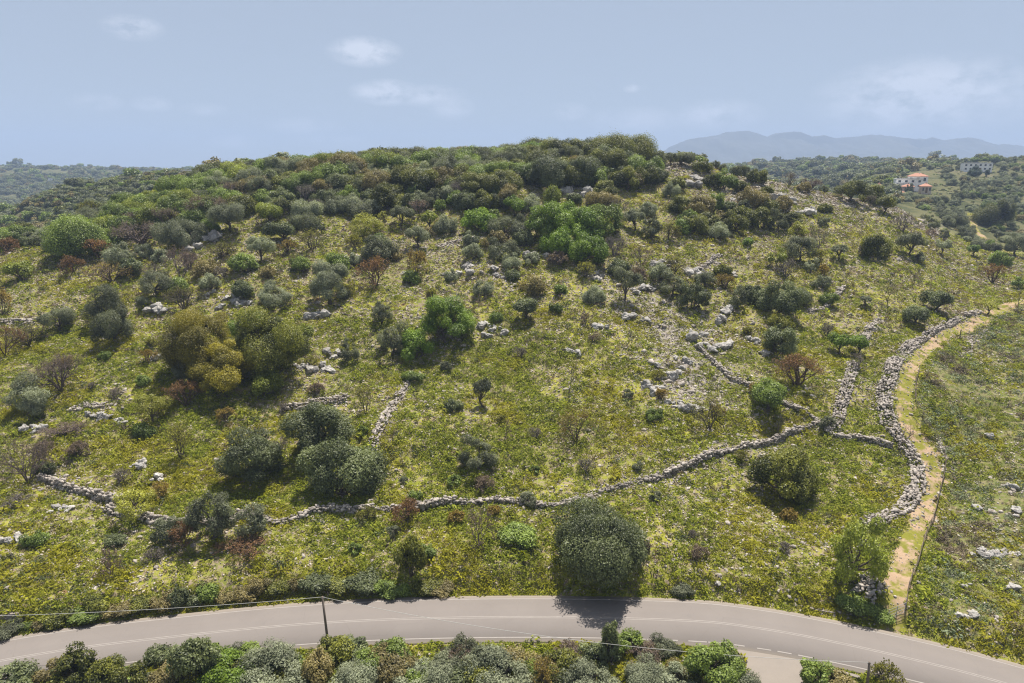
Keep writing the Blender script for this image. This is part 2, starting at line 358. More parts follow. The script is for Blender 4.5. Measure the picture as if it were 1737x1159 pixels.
wob = fbm(GX/420, GY/900, 4, 3)*260
tt = np.clip(1-np.abs(GY+wob*(np.abs(GY-MY) > 60)-MY)/np.where(GY < MY, 1450., 1650.), 0, 1)
MZ = -20+(crest+20)*tt**1.25
rid = np.abs(fbm(GX/300, GY/700, 5, 9)); MZ = MZ-rid*120*tt*(1-tt**3)+fbm(GX/60, GY/60, 3, 15)*4*tt
nr2, nc2 = GX.shape; id2 = np.arange(nr2*nc2).reshape(nr2, nc2)
mm = mesh_np('mountains', np.stack([GX.ravel(), GY.ravel(), MZ.ravel()], 1), [np.stack([id2[:-1, :-1], id2[:-1, 1:], id2[1:, 1:], id2[1:, :-1]], -1).reshape(-1, 4)], smooth=True)
tag(ob('mountains', mm, plain_mat('mountain_scrub', (.03, .035, .024), (.085, .08, .06), .004)), kind='structure')

# ------------------------------------------------------------------ road with markings, side road
def strip(name, line, offs, zs, mat, parent=None, jit=0):
    l = np.asarray(line, float)[:, :2]; d = np.gradient(l, axis=0); d /= np.linalg.norm(d, axis=1)[:, None]; nrm = np.stack([-d[:, 1], d[:, 0]], 1)
    v = []
    for k, o in enumerate(offs):
        oo = o+(fbm(np.arange(len(l))*.21, np.full(len(l), k*7.3), 3, 4)*jit if jit else 0)
        q = l+nrm*(oo[:, None] if jit else oo); z = zs[k] if not callable(zs) else zs(q)
        v.append(np.column_stack([q, np.broadcast_to(z, len(l))]))
    n = len(l); V = np.concatenate(v); fs = [np.stack([np.arange(n-1)+k*n, np.arange(1, n)+k*n, np.arange(1, n)+(k+1)*n, np.arange(n-1)+(k+1)*n], 1)[:, ::-1] for k in range(len(offs)-1)]
    return ob(name, mesh_np(name, V, [np.concatenate(fs)[:, ::-1]], smooth=False, extra={'across': np.repeat(np.array(offs, float), n)}), mat, parent)
def asphalt(name, A, B):
    t = NT(name); P = t.pos(); n = t.noise(P, .25, 4, .6); g = t.noise(P, 40, 2)
    c = t.mix(n, A, B); c = t.mix(t.math('MULTIPLY', g, .25), c, (.10, .095, .09))
    ac = t.attr('across')
    for o in (-2.6, -1.0, 1.0, 2.6):      # polished wheel lanes
        q = t.math('SUBTRACT', 1., t.math('MULTIPLY', t.math('ABSOLUTE', t.math('SUBTRACT', ac, o)), 2.2), True); c = t.mix(t.math('MULTIPLY', q, .16), c, (.15, .135, .125))
    c = t.mix(t.math('MULTIPLY', t.ramp(t.noise(P, .55, 5, .7), .60, .68), .22), c, (.13, .118, .11))      # patches and stains
    c = t.mix(t.math('MULTIPLY', t.ramp(t.math('ABSOLUTE', ac), 3.3, 4.15), .6), c, (.27, .225, .175))     # dusty edge
    wv = t.n.new('ShaderNodeTexVoronoi'); wv.feature = 'DISTANCE_TO_EDGE'; wv.inputs['Scale'].default_value = .16; t.l.new(P, wv.inputs['Vector'])
    c = t.mix(t.math('MULTIPLY', t.math('SUBTRACT', 1., t.ramp(wv.outputs['Distance'],   .0, .006)), .14), c, (.09, .08, .075))
    t.bump(g, .25, .01); return t.base(c, .85, .3)
M_road = asphalt('asphalt', (.160, .137, .123), (.198, .172, .154)); M_line = plain_mat('line_paint', (.31, .28, .255), (.20, .178, .16), 1.3)
M_conc = plain_mat('worn_concrete', (.235, .20, .168), (.19, .165, .142), .6, bump=.2)
road = tag(strip('road', ROADC, [-4.15, -4.1, 0, 4.1, 4.15], [-.12, .03, .06, .03, -.12], M_road), kind='structure')
side = tag(strip('side_road', SIDEC, [-3.6, 0, 3.3], [.012, .012, .012], M_conc, jit=1.2), kind='structure')
def line_seg(a, b, o, w, name):
    l = ROADC[a:b]; return strip(name, l, [o-w/2, o+w/2], [.06-abs(o)*.03/4.1+.006]*2, M_line, road)
line_seg(0, len(ROADC), 3.45, .14, 'edge_line')
def idx_at(x): return int(np.argmin(np.abs(ROADC[:, 0]-x)))
line_seg(0, idx_at(19), -3.45, .15, 'edge_line')
for xa in (19.6, 22.0, 24.4, 26.8, 29.2, 31.6): line_seg(idx_at(xa), idx_at(xa)+3, -3.45, .15, 'edge_dash')
line_seg(idx_at(34), len(ROADC), -3.45, .15, 'edge_line')
line_seg(0, len(ROADC), .13, .10, 'centre_line'); line_seg(0, len(ROADC), -.13, .10, 'centre_line')

# dirt track: sand in two worn ruts with grass between
def track_mat():
    t = NT('track_sand'); P = t.pos(); n = t.noise(P, .8, 4, .6); n5 = t.noise(P, 4.5, 4, .65); b = t.noise(P, .22, 3)
    sand = t.mix(n5, (.25, .165, .10), (.41, .30, .205))
    gr = t.mix(n5, (.11, .12, .018), (.22, .20, .03))
    m = t.ramp(t.math('ADD', t.math('MULTIPLY', n, .6), t.math('MULTIPLY', b, .5)), .47, .60)
    t.bump(n5, .7, .06); return t.base(t.mix(m, sand, gr), .95, .1)
M_track = track_mat()
zgr = lambda off: (lambda q: height(q[:, 0], q[:, 1])+off)
def draped(name, line, offs, off, mat, jit):
    return tag(strip(name, line, offs, zgr(off), mat, jit=jit), kind='structure')
draped('dirt_track', TRACK, [-2.0, -1.3, -.65, 0, .65, 1.3, 2.0], .06, M_track, .95)
draped('dirt_track', FPATH, [-1.9, -1, 0, 1, 1.9], .14, M_track, .5)
# ================================================================== vegetation prototypes
def unit(a): return a/np.maximum(np.linalg.norm(a, axis=-1, keepdims=True), 1e-9)
def leaves(pos, nrm, L, wd, g):
    n = len(pos); t = unit(np.cross(nrm, g.normal(size=(n, 3)))); b = np.cross(nrm, t)
    l = (L*g.uniform(.7, 1.25, n))[:, None]; V = np.stack([pos-t*l*.5, pos+b*l*wd*.5, pos+t*l*.5, pos-b*l*wd*.5], 1).reshape(-1, 3)
    return V, np.arange(n*4).reshape(-1, 4)
def crown_data(R, H, base, L, ncl, cov, seed, wd=.6, up=.6, tips=.5, rr=(.27, .43), low=-.45, bush=False):
    g = np.random.default_rng(seed); hc = (base+1)/2*H; hz = (1-base)/2*H
    if bush: hc = .40*H; hz = .60*H; low = -.62
    d = unit(g.normal(size=(ncl*3, 3))); d = d[d[:, 2] > low][:ncl]; n = len(d)
    lob = 1+.22*np.sin(np.arctan2(d[:, 1], d[:, 0])*g.integers(2, 4)+g.uniform(0, 6))
    r = g.uniform(.40, .76, n)*lob*g.uniform(.78, 1.2, n)
    C = d*r[:, None]*[R, R, hz]+[0, 0, hc]; cr = R*g.uniform(rr[0], rr[1], n)*np.exp(g.normal(0, .22, n))*np.clip(1.1-.25*np.abs(d[:, 2]), .7, 1.1)
    if bush: C[:, 2] = np.where(d[:, 2] < 0, hc+d[:, 2]*r*hc*1.05, C[:, 2])
    C[:, 2] = np.minimum(C[:, 2], H-cr*.72); tint0 = g.uniform(0, 1, n)
    P = []; N = []; T = []
    for k in range(n):
        m = max(30, int(cov*4*math.pi*cr[k]**2/(L*L*wd*.5)))
        e = unit(g.normal(size=(m, 3))); sz = 1+.22*vnoise(e[:, 0]*2.6+k*5, e[:, 1]*2.6+e[:, 2]*1.9)
        p = C[k]+e*(cr[k]*np.where(g.uniform(0, 1, m) < .03, g.uniform(1.02, 1.25, m), g.uniform(.68, 1.06, m))*sz)[:, None]*[1, 1, .85]
        q = (p-[0, 0, hc])/[R, R, hz]; ok = (np.linalg.norm(q, axis=1) > .5) & (p[:, 2] > (H*base*.6 if not bush else -.25))
        p, e = p[ok], e[ok]; P.append(p); N.append(unit(e*.75+g.normal(size=(len(p), 3))*.5+[0, 0, up]))
        tt = np.clip((1-tips)*tint0[k]+tips*g.uniform(0, 1, len(p)), 0, 1)
        T.append(tt)
    P = np.concatenate(P); N = np.concatenate(N); T = np.concatenate(T); V, Fq = leaves(P, N, L, wd, g)
    return V, Fq, np.repeat(T, 4), C
def tube_np(p0, p1, r0, r1, n=3):
    d = unit(p1-p0); a = unit(np.cross(d, [.31, .77, .55])); b = np.cross(d, a); an = np.arange(n)*2*math.pi/n
    ring = a[None]*np.cos(an)[:, None]+b[None]*np.sin(an)[:, None]
    return np.concatenate([p0+ring*r0, p1+ring*r1]), [(k, (k+1) % n, n+(k+1) % n, n+k) for k in range(n)]
def tubes(segs):
    V = []; Fq = []; m = 0
    for p0, p1, r0, r1, n in segs:
        v, f = tube_np(p0, p1, r0, r1, n); V.append(v); Fq += [[i+m for i in q] for q in f]; m += len(v)
    return np.concatenate(V), np.array(Fq)
def trunk_mesh(name, R, H, base, C, seed, stems=1):
    g = np.random.default_rng(seed+500); seg = []
    for s in range(stems):
        r = (.05*R+.06)/(stems**.4); bx = g.normal(0, .08*R*(stems > 1), 3)*[1, 1, 0]; top = np.array([g.normal(0, .12*R), g.normal(0, .12*R), H*max(base, .22)*.95])+bx*2
        mid = (bx+top)/2+g.normal(0, .07*R, 3)*[1, 1, 0]
        seg += [(bx-[0, 0, .5], bx+[0, 0, .15], r*1.7, r*1.25, 7), (bx+[0, 0, .1], mid, r*1.25, r, 7), (mid, top, r, r*.85, 7)]
        for c in C[g.permutation(len(C))[:max(4, 9//stems)]]:
            m2 = top+(c-top)*.5+g.normal(0, .06*R, 3); seg += [(top, m2, r*.6, r*.4, 5), (m2, c, r*.4, r*.14, 4)]
    return mesh_np(name, *(lambda a: (a[0], [a[1]]))(tubes(seg)), smooth=True)
def bare_data(R, H, seed, stems, lev, twig, buds, L, spread=1.):
    """leafless or thinly leafed shrub: forking stems, twigs and a few buds"""
    g = np.random.default_rng(seed); seg = []; tips = []
    def grow(p, d, l, r, k):
        q = p+d*l; seg.append((p, q, r, r*.72, 4 if k < 2 else 3))
        if k >= lev: tips.append((q, d)); return
        for j in range(3 if k > 0 else 3):
            dd = unit(d+g.normal(0, .5*spread, 3)+[0, 0, .12]); grow(q, dd, l*g.uniform(.62, .88), max(r*.58, twig), k+1)
    for s in range(stems):
        a = 2*math.pi*(s+g.uniform(-.3, .3))/stems; tl = g.uniform(.25, .8)*spread; d = unit(np.array([math.cos(a)*tl, math.sin(a)*tl, 1.]))
        grow(np.array([0, 0, -.25]), d, H*.34, .035*R+.03, 0)
    V, Fq = tubes(seg); V[:, 2] *= 1
    s = max(1e-6, np.percentile(np.hypot(V[:, 0], V[:, 1]), 97)); V[:, :2] *= R/s; V[:, 2] *= H/np.percentile(V[:, 2], 99)
    T0 = np.array([t[0] for t in tips])*[R/s, R/s, 1]; T0[:, 2] *= H/max(1e-6, np.percentile(T0[:, 2], 98))
    bd = None
    if buds:
        P = np.repeat(T0, buds, 0)+g.normal(0, R*.055, (len(T0)*buds, 3)); N = unit(g.normal(size=P.shape)+[0, 0, .4]); bv, bf = leaves(P, N, L, .65, g)
        bd = (bv, bf, np.repeat(g.uniform(0, 1, len(P)), 4))
    return V, Fq, bd

# species: leaf colours are real reflectances of leaf and new shoot
SP_ = {  # A, B, trans, kwargs of crown, trunk base fraction, stems
 'carob':  dict(A=(.030, .040, .015), B=(.125, .140, .060), base=.02, ncl=30, cov=.95, rr=(.22, .36), L=.24, stems=3),
 'golden': dict(A=(.060, .056, .008), B=(.19, .158, .011), base=.02, ncl=34, cov=.95, rr=(.2, .34), L=.24, stems=3, gamma=1.3),
 'oak':    dict(A=(.026, .036, .008), B=(.155, .155, .020), base=.08, ncl=26, cov=.9, rr=(.24, .38), L=.24, stems=2, gamma=1.7),
 'green':  dict(A=(.045, .068, .014), B=(.145, .185, .034), base=.05, ncl=28, cov=.85, rr=(.22, .36), L=.26, stems=3),
 'bright': dict(A=(.040, .080, .008), B=(.145, .205, .018), base=.08, ncl=26, cov=.85, rr=(.24, .36), L=.26, stems=2),
 'olive':  dict(A=(.060, .068, .040), B=(.20, .212, .135), base=.12, ncl=26, cov=.75, rr=(.2, .34), L=.22, wd=.42, stems=1),
 'dusk':   dict(A=(.036, .040, .024), B=(.125, .132, .080), base=.16, ncl=24, cov=.75, rr=(.2, .33), L=.22, wd=.45, stems=1),
 'yellow': dict(A=(.13, .125, .018), B=(.32, .28, .035), base=.22, ncl=22, cov=.42, rr=(.2, .34), L=.22, stems=1),
 'lime':   dict(A=(.07, .09, .014), B=(.19, .21, .026), base=.2, ncl=22, cov=.62, rr=(.24, .36), L=.24, stems=1),
 'brown':  dict(A=(.075, .066, .024), B=(.18, .145, .055), base=.06, ncl=26, cov=.7, rr=(.22, .36), L=.24, stems=2),
 'pine':   dict(A=(.022, .036, .022), B=(.07, .095, .06), base=.1, ncl=30, cov=.9, rr=(.2, .3), L=.3, wd=.4, stems=1),
}
SB_ = {  # thinly leafed shrubs: bark, bud A, bud B, stems, levels, buds per tip
 'bare':   dict(bark=(.17, .145, .13), A=(.17, .145, .13), B=(.24, .2, .18), stems=5, lev=4, buds=1, L=.14),
 'purple': dict(bark=(.15, .115, .105), A=(.16, .105, .09), B=(.25, .175, .155), stems=4, lev=4, buds=2, L=.14),
 'russet': dict(bark=(.12, .08, .055), A=(.14, .07, .034), B=(.29, .165, .08), stems=5, lev=4, buds=4, L=.20),
 'amber':  dict(bark=(.13, .095, .065), A=(.21, .145, .035), B=(.36, .26, .07), stems=5, lev=4, buds=3, L=.19),
 'sallow': dict(bark=(.12, .1, .07), A=(.17, .165, .03), B=(.30, .28, .055), stems=5, lev=4, buds=3, L=.17),
 'twiggy': dict(bark=(.12, .10, .085), A=(.14, .12, .08), B=(.2, .18, .12), stems=1, lev=4, buds=1, L=.13),
 'mauve':  dict(bark=(.16, .125, .11), A=(.16, .115, .09), B=(.25, .19, .15), stems=7, lev=4, buds=4, L=.16),
}
M_bark = plain_mat('bark', (.055, .042, .032), (.13, .105, .085), 4, bump=.6)
MATS = {}
for k, d in SP_.items(): MATS[k] = leaf_mat(k+'_leaf', tuple(x*.95 for x in d['A']), tuple(min(.5, x*2.0) for x in d['B']), .32 if k != 'olive' else .25, rough=.48, spec=.3 if k not in ('olive', 'dusk') else .15, gamma=d.get('gamma', 1.))
for k, d in SB_.items():
    MATS[k] = leaf_mat(k+'_buds', d['A'], d['B'], .35); MATS[k+'_bark'] = plain_mat(k+'_twig', d['bark'], tuple(x*.6 for x in d['bark']), 3)
SIZES = [1.0, 1.5, 2.2, 3.2, 4.6, 6.5, 9.5]
CACHE = {}
def proto(kind, R, H, lolly, far, variant):
    sz = min(SIZES, key=lambda s: abs(math.log(s/R))); asp = H/R; ab = .8 if asp < 1.05 else (1.25 if asp < 1.6 else 1.9)
    key = (kind, sz, ab, lolly, far, variant)
    if key in CACHE: return CACHE[key]
    seed = abs(hash((list(SP_).index(kind) if kind in SP_ else 50+list(SB_).index(kind), sz, ab, lolly, variant))) % 99991
    Rr, Hh = sz, sz*ab
    if kind in SP_:
        d = SP_[kind]; L = d['L']*(1.25 if far else 1)*(.8 if sz < 2 else 1); base = .22 if lolly else d['base']
        V, Fq, T, C = crown_data(Rr, Hh, base, L, d['ncl'] if sz > 1.2 else 16, d['cov'], seed, d.get('wd', .6), rr=d['rr'], low=-.25 if lolly else -.55, bush=not lolly)
        me = mesh_np(kind+'_crown', V, [Fq], T); me.materials.append(MATS[kind])
        tr = trunk_mesh(kind+'_trunk', Rr, Hh, base, C, seed, 1 if lolly else d['stems']); tr.materials.append(M_bark)
        r = (sz, Hh, me, tr)
    else:
        d = SB_[kind]; V, Fq, bd = bare_data(Rr, Hh, seed, 1 if lolly else d['stems'], d['lev'], .014 if not far else .022, d['buds'], d['L']*(1.4 if far else 1))
        tr = mesh_np(kind+'_stems', V, [Fq]); tr.materials.append(MATS[kind+'_bark'])
        me = mesh_np(kind+'_twigs', bd[0], [bd[1]], bd[2]); me.materials.append(MATS[kind])
        r = (sz, Hh, me, tr)
    CACHE[key] = r; return r
NAME = {'carob': ('carob_tree', 'carob tree', 'tree'), 'golden': ('carob_tree', 'carob tree', 'tree'), 'oak': ('evergreen_oak', 'evergreen oak', 'tree'), 'green': ('evergreen_shrub', 'evergreen shrub', 'shrub'),
        'bright': ('leafy_tree', 'leafy tree', 'tree'), 'olive': ('olive_tree', 'olive tree', 'tree'), 'dusk': ('olive_tree', 'wild olive', 'tree'), 'yellow': ('wild_pear_tree', 'thin tree', 'tree'),
        'lime': ('leafy_tree', 'small tree', 'tree'), 'brown': ('evergreen_shrub', 'dry shrub', 'shrub'), 'pine': ('conifer_tree', 'conifer', 'tree'), 'bare': ('bare_shrub', 'leafless shrub', 'shrub'),
        'purple': ('bare_shrub', 'leafless shrub', 'shrub'), 'russet': ('thorn_shrub', 'thorn shrub', 'shrub'), 'amber': ('thorn_shrub', 'budding shrub', 'shrub'), 'sallow': ('wild_pear_tree', 'sparse shrub', 'shrub'),
        'twiggy': ('bare_sapling', 'bare sapling', 'sapling'), 'mauve': ('thorn_shrub', 'thorny shrub', 'shrub')}
HUE = {'carob': 'dark green', 'golden': 'golden-green', 'oak': 'dark yellow-topped', 'green': 'fresh green', 'bright': 'bright green', 'olive': 'silver-grey', 'dusk': 'dull grey-green', 'yellow': 'yellow-green', 'lime': 'light green',
       'brown': 'olive-brown', 'pine': 'dark', 'bare': 'grey', 'purple': 'brown', 'russet': 'red-brown', 'amber': 'orange-brown', 'sallow': 'yellowish', 'twiggy': 'spindly', 'mauve': 'mauve-brown'}
SKYLINE = list(zip(*[(0, 388), (100, 362), (200, 322), (300, 290), (350, 280), (430, 271), (500, 265), (600, 258), (700, 252), (850, 249), (880, 244), (930, 236), (1000, 238), (1040, 231), (1090, 236), (1110, 254), (1140, 256), (1180, 268), (1230, 274), (1300, 284)]))
TREES = []      # (root, kind, u, v, w, lolly)
def plant(kind, u, v, w, h, label=None, ymin=54, ymax=290, group=None, lolly=False, sink=.0):
    dep = math.atan((v-CY)/F)+PITCH
    sn = math.sin(max(dep, 0)); vv = v-(.36*w*sn if not lolly else .1*w*sn)
    p = hit(u, vv, ymin, ymax); d = depth(p); m = d/F
    Rr = max(.4, .56*w*m); cd = max(.75, math.cos(max(dep, 0)))
    Hh = max(.5, math.sqrt(max(h*h-(w*sn*.95)**2, (.5*h)**2))*m/cd*1.03) if not lolly else max(.5, (h-.12*w*sn)*m/cd)
    if 150 < p[1] < 300 and u < 1300:      # crowns on the ridge keep to the hill's tree line
        Hh = min(Hh, max(1.1, (project(p)[1]-np.interp(u, SKYLINE[0], SKYLINE[1]))*m/cd)); Rr = min(Rr, Hh*1.25+.6)
    sz, hp, me, tr = proto(kind, Rr, Hh, lolly, d > 150, random.randrange(2 if kind in SB_ else 3))
    nm, _, cat = NAME[kind]
    root = bpy.data.objects.new(nm, None); COL.objects.link(root)
    root.location = (p[0], p[1], p[2]-.06-sink); root.scale = (Rr/sz, Rr/sz*random.uniform(.88, 1.05), Hh/hp); root.rotation_euler = (0, 0, random.uniform(0, 6.28))
    c = ob('crown' if kind in SP_ else 'twigs', me, None, root)
    if kind in SB_: c['kind'] = 'stuff'
    ob('trunk' if (lolly or kind in ('olive', 'dusk', 'lime', 'pine', 'bright')) else 'stems', tr, None, root)
    root['category'] = cat
    if label: root['label'] = label
    root['group'] = group or {'tree': 'trees scattered over the hillside', 'shrub': 'shrubs scattered over the hillside', 'sapling': 'bare saplings on the slope'}[cat]
    TREES.append((root, kind, u, v, w, lolly, label)); return root
TABLE = """
green 150 430 112 58|broad fresh green shrub on the left shoulder, biggest of the thicket there
green 200 385 62 38
lime 240 374 60 34
green 290 352 58 34
green 330 330 60 32
lime 265 352 46 28
green 375 318 55 28
oak 390 303 70 26|long dark oak clump on the skyline at the left of the ridge
oak 345 300 40 20
olive 312 417 75 40|dense silver olive bush beside pale rocks, below the green thicket
olive 391 394 65 48 L|flat-topped pale umbrella tree with visible trunk on stony ground
lime 453 379 45 36 L|small yellow-green round tree on a bare trunk beside the umbrella tree
olive 521 372 53 28
dusk 518 392 50 28
carob 475 412 43 36 L
olive 442 446 42 48 L
yellow 298 380 33 22
mauve 240 417 77 36
russet 167 440 45 30
olive 205 450 45 37
olive 247 440 35 27
olive 272 447 30 24
purple 308 478 50 55
russet 125 465 36 28
amber 190 482 75 32
lime 37 478 47 34 L
olive 78 408 37 22
oak 38 392 38 22
russet 13 430 40 24
dusk 268 505 75 48|round dark olive above the golden carob clump, ledge of rock at its foot
dusk 178 555 72 78|upper dark tree of the leaning pair on the left slope
dusk 195 583 68 58|lower dark tree of the leaning pair on the left slope
sallow 313 530 63 40
dusk 100 563 57 42 L|dark umbrella-shaped olive on a thin trunk beside the rubble line
olive 466 528 57 50
olive 560 520 75 74|tall silver olive in the open left of the red-brown shrub
golden 345 650 132 126|great golden domed carob of the big clump on the left slope
golden 378 677 100 92|low bright yellow-green carob dome in front of the golden one
oak 450 652 108 122|dark olive-brown tree forming the right half of the big carob clump
lime 456 677 62 50|small leafy yellow-green bush at the right foot of the carob clump
dusk 318 655 46 56|grey shrub tucked against the left flank of the golden carob
russet 316 695 50 42|red-brown twiggy shrub under the front of the golden carob
bright 430 580 60 45|darker green top rising at the back of the carob clump
lime 517 592 36 46 L|little lollipop tree right of the big carob clump
dusk 545 397 15 17 L
sallow 530 427 55 34
amber 487 430 32 20
sallow 377 440 50 25
russet 10 610 55 52
amber 5 537 35 42
sallow 48 592 65 37
mauve 105 672 75 62|mauve-brown leafless thicket at the left margin, above the pale olive
olive 48 712 60 64|pale olive tree with billowy crown near the left margin
yellow 262 718 53 50 L|yellow-green tree on a slim trunk below the golden carob
mauve 112 745 60 26
green 247 745 38 24
sallow 307 787 52 62|half-bare yellowish shrub above the left wall
carob 432 828 94 94|dark round carob with black shadow, left of the pair above the long wall
carob 542 783 98 94|dark carob upslope between its two rounded neighbours
carob 590 853 112 94|grey-green rounded carob standing directly on the long wall
mauve 48 832 85 76|dusty brown bush at the upper end of the left drystone wall
bare 25 862 50 24
dusk 363 930 84 98|grey-green leafy tree in the gap of the left wall
yellow 230 892 68 70|thin yellowish tree at the bottom end of the left drystone wall
dusk 293 927 55 48
russet 312 937 45 42|crimson-tinged twiggy bush at the foot of the grey-green wall tree
dusk 432 917 60 58
russet 412 952 75 36
purple 188 982 38 46
carob 195 928 35 20
carob 1018 984 160 112|largest dark carob, spreading beside the road verge
oak 697 985 48 76|slender brownish tree on the road bank
purple 812 937 50 62
russet 690 892 50 38
green 880 924 60 34
dusk 668 915 26 26
dusk 819 692 36 52 L|small dark tree with lollipop shape alone in the middle of the slope
sallow 965 668 40 56 L|bare yellowish sapling alone on the middle slope
amber 977 757 62 58|round orange-brown shrub alone below the middle slope
dusk 811 805 58 62|dark bush above the long wall in the middle
purple 855 748 28 35 L
purple 668 770 36 46 L
sallow 620 707 42 46
twiggy 1063 588 30 30
green 702 647 38 16
dusk 595 618 36 42
oak 1055 276 86 45|golden-brown oak dome on the summit
oak 955 263 68 30|broad oak on the summit left of the golden dome
oak 893 263 55 20
bright 912 268 50 24
green 1095 273 35 24
carob 930 316 82 52|big dark evergreen below the summit, left of its twin
carob 990 311 62 47|big dark evergreen below the summit, right of its twin
green 868 306 55 36
dusk 815 281 55 30
carob 750 286 60 30
oak 812 346 60 55|tall oak with yellow-green top on the upper slope
oak 823 358 50 36
brown 863 351 42 42
carob 790 359 45 35
mauve 858 321 45 26
oak 653 356 45 50|narrow two-toned oak with black base on the upper slope
dusk 618 336 38 38
green 588 351 38 38
oak 730 331 48 40
green 765 331 40 30
dusk 681 384 38 36 L|dark blue-grey tree on a stem above the yellow bushes
lime 729 389 28 31 L|tiny yellow-green lollipop tree on the grassy upper shelf
yellow 620 399 58 34|mustard-yellow spreading bush on the upper shelf
olive 708 421 37 39 L|small olive on a bent trunk on the grassy shelf
purple 710 366 40 24
dusk 612 368 50 22
green 748 358 22 18
yellow 650 376 18 20
bright 811 394 55 40|bright green leafy bush at the left end of the green grove
dusk 862 406 72 43|wide dark grey-green tree at the left side of the green grove
bright 873 366 32 34 L
olive 899 361 40 30
lime 936 346 36 30
bright 925 416 80 80|tallest green tree of the grove
bright 970 402 74 62|green tree at the back of the grove
bright 993 420 62 58
bright 950 436 56 46
bright 997 454 70 56|bright green tree at the lower right tip of the grove
green 1025 404 62 62|dark green tree closing the right end of the grove
carob 888 419 35 30
dusk 850 444 60 38
yellow 855 449 30 22
olive 868 457 35 26
dusk 642 448 66 46|grey olive above the red-brown shrub
russet 638 488 56 46|round red-brown thorn shrub on the slope
amber 708 471 34 42
green 697 483 32 22
dusk 1059 511 46 58 L|dark blue-green tree over its own black shadow on the upper middle slope
dusk 1140 507 45 44
carob 890 543 38 40 L|dark compact tree on a stem right of the grey cliff
bright 762 592 94 88|vivid green tree left of the grey cliff
dusk 665 607 54 64|dark grey olive with trunk left of the vivid green tree
dusk 648 552 42 44
bright 706 614 50 56|small vivid green sapling between the grey olive and the vivid tree
olive 1077 391 33 36 L
dusk 1105 406 42 42
sallow 1135 409 35 28
bare 1042 434 38 32
purple 1088 453 35 32
oak 1024 334 42 26
oak 1063 323 44 38
green 1022 306 36 22
carob 973 348 25 24
brown 1017 348 50 22
dusk 1137 281 22 26 L
dusk 1157 281 38 23 L
oak 1191 293 34 30|yellow-topped oak on the skyline right of the summit
dusk 1214 283 14 13
dusk 1227 285 16 13
dusk 1256 296 32 18
oak 1284 311 32 25
oak 1210 319 32 26
green 1228 323 35 38
oak 1149 323 25 26
olive 1138 333 30 24
oak 1258 323 24 17
oak 1302 333 22 20
oak 1155 362 42 28
brown 1188 374 50 42
green 1210 360 32 34
brown 1275 353 42 36
carob 1233 362 26 24
dusk 1262 358 25 20
brown 1327 359 30 31
oak 1243 396 46 40
oak 1288 389 36 40
dusk 1320 394 30 42
oak 1341 386 30 28
yellow 1350 401 36 24
olive 1217 406 40 27
oak 1178 398 48 34
green 1168 384 34 28
oak 1253 370 28 22
oak 1200 388 34 30
oak 1265 378 30 26
oak 1305 362 30 26
brown 1225 385 32 30
green 1155 398 30 24
oak 1398 362 21 18|small rusty round oak alone on the spur
dusk 1397 383 20 17
bare 1338 319 28 25
purple 1373 315 44 18
brown 1363 325 28 18
dusk 1398 321 15 13
oak 1443 344 52 37 L|dark flat-topped oak, leftmost of the clump on the spur edge
oak 1480 346 42 30
oak 1500 364 32 33 L
bare 1475 352 20 20
bare 1530 396 46 34
dusk 1577 391 30 28
dusk 1622 389 42 28
oak 1685 386 58 45|large domed oak beside the far track
dusk 1600 408 22 20
dusk 1638 409 36 22
purple 1578 406 20 16
oak 1486 441 54 46|yellow-green round tree in the open on the lower spur
bare 1467 438 20 22
dusk 1543 434 40 40 L
olive 1556 446 25 18
olive 1598 434 26 28 L
bright 1650 435 20 20 L
green 1677 423 20 15
green 1694 453 32 26
olive 1722 437 50 45
dusk 1422 441 30 30 L
bare 1387 424 36 36
dusk 1355 448 52 50|large dusky olive at the lower edge of the oak wood
lime 1318 454 32 32|small vivid yellow-green tree below the oak wood
bright 1268 418 20 18
olive 1375 465 25 25
amber 1395 471 20 20
purple 1437 482 30 28 L
bare 1553 484 24 23 L
russet 1683 482 40 30
green 1725 491 20 20
carob 1320 537 70 60|big dark bush on the right slope below the oak wood
carob 1175 527 42 48
dusk 1252 525 34 44
dusk 1195 485 40 26
amber 1229 491 40 22
oak 1224 469 26 22
sallow 1507 522 44 43 L|round brownish-green tree in the meadow near the pair of dark olives
carob 1589 529 42 35 L|upper of two dark olives standing in the bright meadow
carob 1553 553 41 34 L|lower of two dark olives standing in the bright meadow
dusk 1467 521 22 20 L
yellow 1675 534 28 27 L
bare 1727 525 27 35 L
sallow 1388 547 24 23 L
yellow 1320 555 45 22
carob 1323 608 60 55|dark green bush right of the white boulders
bright 1424 602 34 38 L|left half of the bright green umbrella pair
bright 1455 603 32 36 L|right half of the bright green umbrella pair
bare 1403 572 26 21
russet 1352 662 64 50|orange-brown spreading thorn shrub inside the wall corner
green 1303 700 66 52 L|green spreading tree above the diagonal wall
sallow 1203 737 62 60|yellowish tree left of the diagonal wall
twiggy 1200 673 30 32
twiggy 1320 741 14 28
purple 1520 767 52 54 L|leaning leafless mauve tree beside the track
bare 1455 627 28 25
oak 1328 857 100 84|round yellow-green tree alone in the walled meadow
lime 1448 1006 86 116|airy green tree in the corner between track and road
dusk 1157 1013 40 23|small round blue-green bush on the road verge
"""
for ln in TABLE.strip().splitlines():
    a, _, lb = ln.partition('|'); q = a.split(); u, v, w, h = map(float, q[1:5])
    plant(q[0], u, v, w, h, lb or None, ymax=420 if (u > 1600 and v < 470) else 290, lolly=len(q) > 5)
